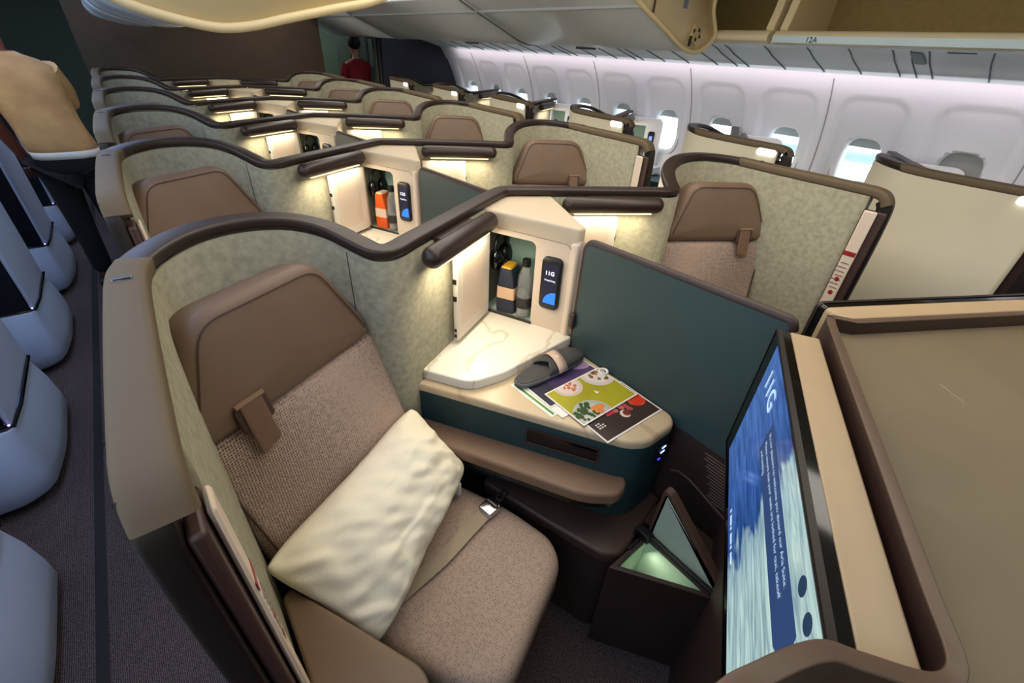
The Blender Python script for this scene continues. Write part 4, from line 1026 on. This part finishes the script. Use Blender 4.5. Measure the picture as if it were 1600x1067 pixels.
for a in range(3):
    t = open_bucket(RP, yb[a]+(.0 if a == 0 else .02), yb[a+1]-.02, RL[a], 'lowered bins above the right aisle', BINGREY, a == 0)
    m = MB(); m.tube([(1.245, yb[a]+.01, 1.874), (1.245, yb[a+1]-.03, 1.874)], .013, 8); obj('lip', m, mat('lip_pale', (176, 180, 182), .35), t)
    m = MB(); m.box((1.80, yb[a]+.9, 1.686), (.05, .16, .012)); obj('handle', m, mat('handle_slate', (62, 66, 70), .5), t, bevel=.003)
    if a == 0:
        m = MB(); m.box((1.765, 1.195, 1.775), (.09, .016, .085), M=Matrix.Rotation(.4, 3, 'Y')); br = obj('hinge_bracket', m, mat('bracket_tan', (190, 168, 120), .5), t, bevel=.008)
        m = MB()
        for dx, dz in ((-.03, .02), (.02, .025), (.0, -.02), (.035, -.005)): m.sphere((1.765+dx, 1.186, 1.775+dz), (.009, .006, .011), 8, 6)
        m.box((1.715, 1.186, 1.745), (.012, .012, .05)); obj('bracket_bolt', m, BLACK, br)
        m = MB(); m.tube([(1.33, 1.19, 1.85), (1.33, 1.19, 2.1)], .006, 6); obj('end_groove', m, BROWNPL, t)
m = MB(); m.box((1.62, 4.2, 2.12), (.04, 6.0, .46)); bb = struct('trim_5', m, BINBLUE)
m = MB()
for y in (2.70, 5.05): m.box((1.59, y, 2.10), (.04, .10, .46))
obj('bin_post', m, mat('post_brown', (110, 92, 66), .6), bb)
# open shelf bins nearer the camera
t = thing('overhead_bin', 'open overhead bin with cream ledge marked 12A above the windows', 'overhead bin', (2.2, 0, 1.75), None)
prof = rounded([(2.03, 1.752), (1.995, 1.762), (1.990, 1.790), (2.02, 1.815), (2.12, 1.822), (2.60, 1.822), (2.60, 1.77), (2.05, 1.752)], [.01, .012, .014, .02, 0, 0, 0, 0], 4)
m = MB(); m.rings([[(x, y, z) for x, z in prof] for y in (-2.4, .845)]); obj('bin_ledge', m, mat('ledge_cream', (222, 206, 168), .45), t, smooth=50)
m = MB(); m.box((2.58, -.8, 2.05), (.03, 3.3, .5)); obj('bin_back', m, BINOLIVE, t)
m = MB(); m.box((2.3, -.8, 2.30), (.6, 3.3, .03)); obj('bin_roof', m, BINCREAM, t)
dvp = rounded([(2.04, 1.815), (2.09, 1.95), (2.10, 2.30), (2.58, 2.30), (2.58, 1.815)], [.02, .1, 0, 0, 0], 4)
m = MB(); m.rings([[(x, .80, z) for x, z in dvp], [(x, .845, z) for x, z in dvp]]); obj('bin_end', m, BINCREAM, t, bevel=.006)
m = MB(); m.box((1.9895, -.78, 1.7745), (.004, 3.24, .034)); obj('ledge_face', m, PSU, t, bevel=.0015)
m = text_mb('12A', .036, (1.9868, .66, 1.762), (0, -1, 0), (0, 0, 1), bold=.0006); obj('row_number', m, BLACK, t)
m = text_mb('12A', .036, (2.045, .705, 1.8205), (0, -1, 0), (1, 0, .02), bold=.0006); obj('row_number', m, mat('number_brown', (110, 92, 60), .6), t)
t = thing('overhead_bin', 'open overhead bin between the hinge bracket and the 12A ledge', 'overhead bin', (2.2, 1.4, 1.75), None)
m = MB(); m.rings([[(x, y, z) for x, z in prof] for y in (.875, 2.6)]); obj('bin_ledge', m, MATS['ledge_cream'], t, smooth=50)
m = MB(); m.box((2.58, 1.74, 2.05), (.03, 1.72, .5)); obj('bin_back', m, BINOLIVE, t)
m = MB(); m.rings([[(x, .88, z) for x, z in dvp], [(x, .925, z) for x, z in dvp]]); obj('bin_end', m, BINCREAM, t, bevel=.006)
m = MB(); m.box((2.3, 1.74, 2.30), (.6, 1.72, .03)); obj('bin_roof', m, BINCREAM, t)
# lowered centre bin at the top left
LP = [(-1.00, 1.86), (-1.012, 1.80), (-.985, 1.738), (-.935, 1.705), (-.84, 1.678), (-.722, 1.660), (-.62, 1.671), (-.514, 1.697), (-.36, 1.733), (-.20, 1.772), (-.02, 1.86)]
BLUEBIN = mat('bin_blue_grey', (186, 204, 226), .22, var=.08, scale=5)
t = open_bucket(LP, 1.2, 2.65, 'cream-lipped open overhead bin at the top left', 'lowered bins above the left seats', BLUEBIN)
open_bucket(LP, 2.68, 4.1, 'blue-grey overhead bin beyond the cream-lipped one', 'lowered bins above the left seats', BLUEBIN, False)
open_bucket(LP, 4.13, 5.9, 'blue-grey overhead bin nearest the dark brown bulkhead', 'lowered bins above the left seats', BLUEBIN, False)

# ---- far end
m = MB(); m.box((.05, 6.38, 1.15), (2.46, .06, 2.35)); struct('wall_back', m, BROWNWALL)
m = MB(); m.box((2.36, 5.68, 1.15), (1.10, .05, 2.35)); struct('wall_back_right', m, NAVYWALL)
m = MB(); m.box((-2.36, 5.98, 1.15), (1.10, .05, 2.35)); struct('wall_back_left', m, mat('dark_partition', (96, 100, 90), .8))
m = MB(); m.box((0, 9.2, 1.15), (6.2, .06, 2.4)); struct('wall_galley', m, GALLEY)
m = MB(); m.box((0, -2.45, 1.15), (6.2, .06, 2.4)); struct('wall_front', m, CREAMTOP)
for sx in (1, -1):
    m = MB(); m.box((sx*3.0, 7.8, 1.15), (.06, 3.2, 2.4)); struct('wall_galley_side' if sx > 0 else 'wall_galley_side_left', m, GALLEY)
def galley_unit():
    t = thing('galley_unit', 'grey-green galley cupboard beyond the right aisle', 'cupboard', (2.35, 7.6, 0))
    m = MB(); m.box((2.50, 7.8, 1.15), (.80, .6, 2.3)); obj('unit_body', m, mat('galley_dark', (72, 82, 74), .55), t)
    for i, x in enumerate((2.24, 2.50)):
        m = MB(); m.box((x, 7.49, 1.2), (.22, .02, 1.9)); d = obj('unit_door', m, GALLEY, t, bevel=.006)
        m = MB(); m.box((x-.06, 7.475, 1.25), (.05, .015, .10)); obj('door_latch', m, STEEL, d, bevel=.004)
    m = MB(); m.box((1.75, 9.15, 1.36), (.9, .02, .05)); obj('pale_ledge', m, WHITEPL, t)
galley_unit()
def curtain(x, y, label):
    m = MB(); n = 60
    m.rings([[(x+.16*(i/n)+.0, y+.035*math.sin(i/n*22)*(1-.4*z/2.2), 0.1+z) for z in [2.1*q/8 for q in range(9)]] for i in range(n+1)], closed=False)
    o = solo('curtain', m, CURTAIN, label, 'curtain', smooth=80); sd = o.modifiers.new('s', 'SOLIDIFY'); sd.thickness = .006
curtain(1.72, 5.75, 'dark grey curtain gathered beside the navy partition')
curtain(-1.90, 6.15, 'dark curtain gathered at the far end of the left aisle')
# outside, seen through the windows: the engine and wing of the parked aircraft
t = thing('aircraft_wing', 'pale blue wing with engine seen through the oval lit window', 'aircraft wing', (5.0, 1.0, -1))
BLUEPALE = mat('wing_blue', (176, 200, 212), .4)
m = MB(); m.box((5.6, 1.1, .95), (2.4, 2.4, .10), rz=.3); obj('wing_panel', m, BLUEPALE, t, bevel=.03)
m = MB(); R = []
for y, r in ((.2, .30), (.3, .34), (.9, .36), (1.5, .25)): R.append([(5.0+r*math.cos(2*math.pi*j/20), y, .30+r*math.sin(2*math.pi*j/20)) for j in range(20)])
m.rings(R); obj('engine', m, BLUEPALE, t, smooth=60)

# ------------------------------------------------------------------ people
def skin_fig(name, pts, edges, m, parent, sub=2, root=0):
    me = bpy.data.meshes.new(name); b = rootbase(parent)
    me.from_pydata([Vector(p[:3])-b for p in pts], edges, []); me.update()
    o = bpy.data.objects.new(name, me); COL.objects.link(o); o.parent = parent
    md = o.modifiers.new('skin', 'SKIN'); md.use_smooth_shade = True; md.branch_smoothing = .6
    for i, v in enumerate(me.skin_vertices[0].data):
        r = pts[i][3]; v.radius = (r, pts[i][4] if len(pts[i]) > 4 else r); v.use_root = (i == root)
    sd = o.modifiers.new('sub', 'SUBSURF'); sd.levels = sub; sd.render_levels = sub
    me.materials.append(m); return o
def person(x, y, label, shirt, pants, skin, hair, lean, scale=1., mid=True):
    t = thing('person', label, 'person', (x, y, 0))
    s = scale
    def q(dx, dy, z, r, r2=None): return (x+dx+lean*max(0, z-.95), y+dy, z*s, r) if r2 is None else (x+dx+lean*max(0, z-.95), y+dy, z*s, r, r2)
    body = [q(0, 0, .98, .105, .085), q(0, 0, 1.15, .125, .095), q(0, .02, 1.32, .150, .10), q(0, .03, 1.43, .11, .085), q(0, .035, 1.50, .055), q(0, .05, 1.57, .052), q(0, .06, 1.66, .085, .095), q(0, .06, 1.74, .075, .085),
            q(-.17, .02, 1.40, .055), q(-.23, .0, 1.14, .042), q(-.22, .10, .92, .032), q(.15, .04, 1.40, .055), q(.13, .20, 1.20, .042), q(.06, .36, 1.12, .032),
            q(-.09, 0, .88, .082), q(-.09, .0, .48, .056), q(-.09, -.02, .09, .042), q(-.09, .10, .045, .035), q(.09, 0, .88, .082), q(.10, .0, .48, .056), q(.11, -.06, .10, .042), q(.115, .06, .045, .035),
            q(-.22, .14, .85, .026), q(.05, .42, 1.10, .026)]
    E = [(0, 1), (1, 2), (2, 3), (3, 4), (4, 5), (5, 6), (6, 7), (3, 8), (8, 9), (9, 10), (10, 22), (3, 11), (11, 12), (12, 13), (13, 23), (0, 14), (14, 15), (15, 16), (16, 17), (0, 18), (18, 19), (19, 20), (20, 21)]
    skin_fig('body', body, E, skin, t)
    # shirt over the torso and upper arms
    def ring(z, a, b2, dy=0., n=28, e=2.5):
        c = q(.005, dy, z, 0); out = []
        for j in range(n):
            w = 2*math.pi*j/n; cc, ss = math.cos(w), math.sin(w)
            rr = 1+.025*noise.noise(Vector((cc*2, ss*2, z*7)))+.02*noise.noise(Vector((cc*4, ss*4, z*16+3)))
            out.append((c[0]+a*rr*abs(cc)**(2/e)*(1 if cc > 0 else -1), c[1]+b2*rr*abs(ss)**(2/e)*(1 if ss > 0 else -1), z*s))
        return out
    m = MB(); m.rings([ring(z, a, b2, dy) for z, a, b2, dy in ((.935, .172, .142, 0), (.99, .176, .146, 0), (1.06, .170, .140, 0), (1.14, .168, .134, 0), (1.22, .176, .134, .01), (1.30, .190, .134, .015), (1.37, .200, .128, .02), (1.42, .192, .112, .025), (1.455, .150, .092, .03), (1.48, .090, .075, .035), (1.495, .068, .065, .035))], False, False)
    o = obj('shirt', m, shirt, t, smooth=80); sd = o.modifiers.new('s', 'SOLIDIFY'); sd.thickness = .004
    for A in ([q(-.165, .02, 1.405, 0), q(-.215, .01, 1.28, 0), q(-.238, .005, 1.17, 0)], [q(.150, .03, 1.405, 0), q(.165, .10, 1.30, 0), q(.145, .18, 1.21, 0)]):
        m = MB(); m.tube(smooth_path([p[:3] for p in A], 4), [.074, .072, .070, .069, .068, .068, .067, .067, .068], 14); obj('sleeve', m, shirt, t, smooth=80)
    m = MB(); m.rings([ring(.918, .172, .142), ring(.938, .1735, .1435), ring(.962, .176, .146)], False, False)
    o = obj('shirt_hem', m, PAPER if mid else shirt, t, smooth=80); sd = o.modifiers.new('s', 'SOLIDIFY'); sd.thickness = .003
    m = MB(); m.rings([ring(z, a, b2) for z, a, b2 in ((.975, .168, .138), (.92, .170, .140), (.86, .168, .138), (.80, .150, .125), (.76, .06, .06))], True, True); obj('waistband', m, pants, t, smooth=80)
    tr = [q(0, 0, .945, .172, .138), q(-.09, 0, .84, .108), q(-.09, .0, .48, .074), q(-.09, -.02, .10, .062), q(.09, 0, .84, .108), q(.10, .0, .48, .074), q(.11, -.06, .10, .062)]
    skin_fig('trousers', tr, [(0, 1), (1, 2), (2, 3), (0, 4), (4, 5), (5, 6)], pants, t)
    m = MB(); hz = q(0, .045, 1.70, 0)
    m.sphere((hz[0], y+.035, 1.715*s), (.092, .105, .105), 16, 10); obj('hair', m, hair, t, smooth=80)
    for sx in (-1, 1):
        h = q(-.22, .16, .83, 0) if sx < 0 else q(.045, .44, 1.09, 0)
        m = MB()
        for f in range(4):
            b0 = Vector((h[0]-.03+.02*f, h[1], h[2])); m.tube([b0, b0+Vector((0, .012, -.035)), b0+Vector((0, .03, -.065-.006*(f in (1, 2))))], [.009, .008, .006], 7)
        b0 = Vector((h[0]-.045*sx, h[1], h[2]+.02)); m.tube([b0, b0+Vector((-.02*sx, .02, -.02)), b0+Vector((-.022*sx, .035, -.04))], [.010, .009, .007], 7)
        obj('fingers', m, skin, t, smooth=80)
        fx = q(sx*.10, .02 if sx < 0 else -.02, 0, 0); m = MB()
        pl = rounded([(fx[0]-.045, fx[1]-.10), (fx[0]+.045, fx[1]-.10), (fx[0]+.05, fx[1]+.08), (fx[0]+.02, fx[1]+.16), (fx[0]-.03, fx[1]+.16), (fx[0]-.05, fx[1]+.08)], .03, 4)
        m.prism(pl, 0.001, .075, .03, 4); obj('shoe', m, BLACK, t, smooth=60)
    # face
    m = MB(); fy = y+.155
    hx = hz[0]
    m.sphere((hx, fy-.005, 1.655*s), (.012, .018, .018), 8, 6); obj('nose', m, skin, t, smooth=80)
    m = MB()
    for sx in (-1, 1): m.sphere((hx+sx*.033, fy-.014, 1.685*s), (.012, .008, .007), 8, 6)
    obj('eyes', m, mat('eye_dark', (40, 30, 26), .3), t, smooth=80)
    m = MB()
    for sx in (-1, 1): m.sphere((hx+sx*.090, y+.06, 1.665*s), (.010, .022, .032), 8, 6)
    obj('ears', m, skin, t, smooth=80)
    m = MB(); m.sphere((hx, fy-.012, 1.618*s), (.024, .008, .006), 8, 6); obj('mouth', m, mat('lips', (120, 66, 58), .5), t, smooth=80)
    return t
TANSHIRT = mat('tan_shirt', (186, 140, 92), .8, rgb2=(206, 160, 104), scale=9, bump=.35, bscale=14)
person(-1.405, 3.62, 'person in a tan speckled shirt and dark trousers standing in the left aisle, back turned', TANSHIRT, mat('dark_trousers', (18, 18, 22), .9), mat('skin_brown', (120, 66, 48), .55), mat('hair_black', (24, 18, 16), .7), -.16)
person(2.05, 7.15, 'person in a red top half hidden at the galley doorway', mat('red_top', (150, 18, 30), .7), MATS['dark_trousers'], mat('skin_light', (196, 150, 120), .55), MATS['hair_black'], 0., .95, False)
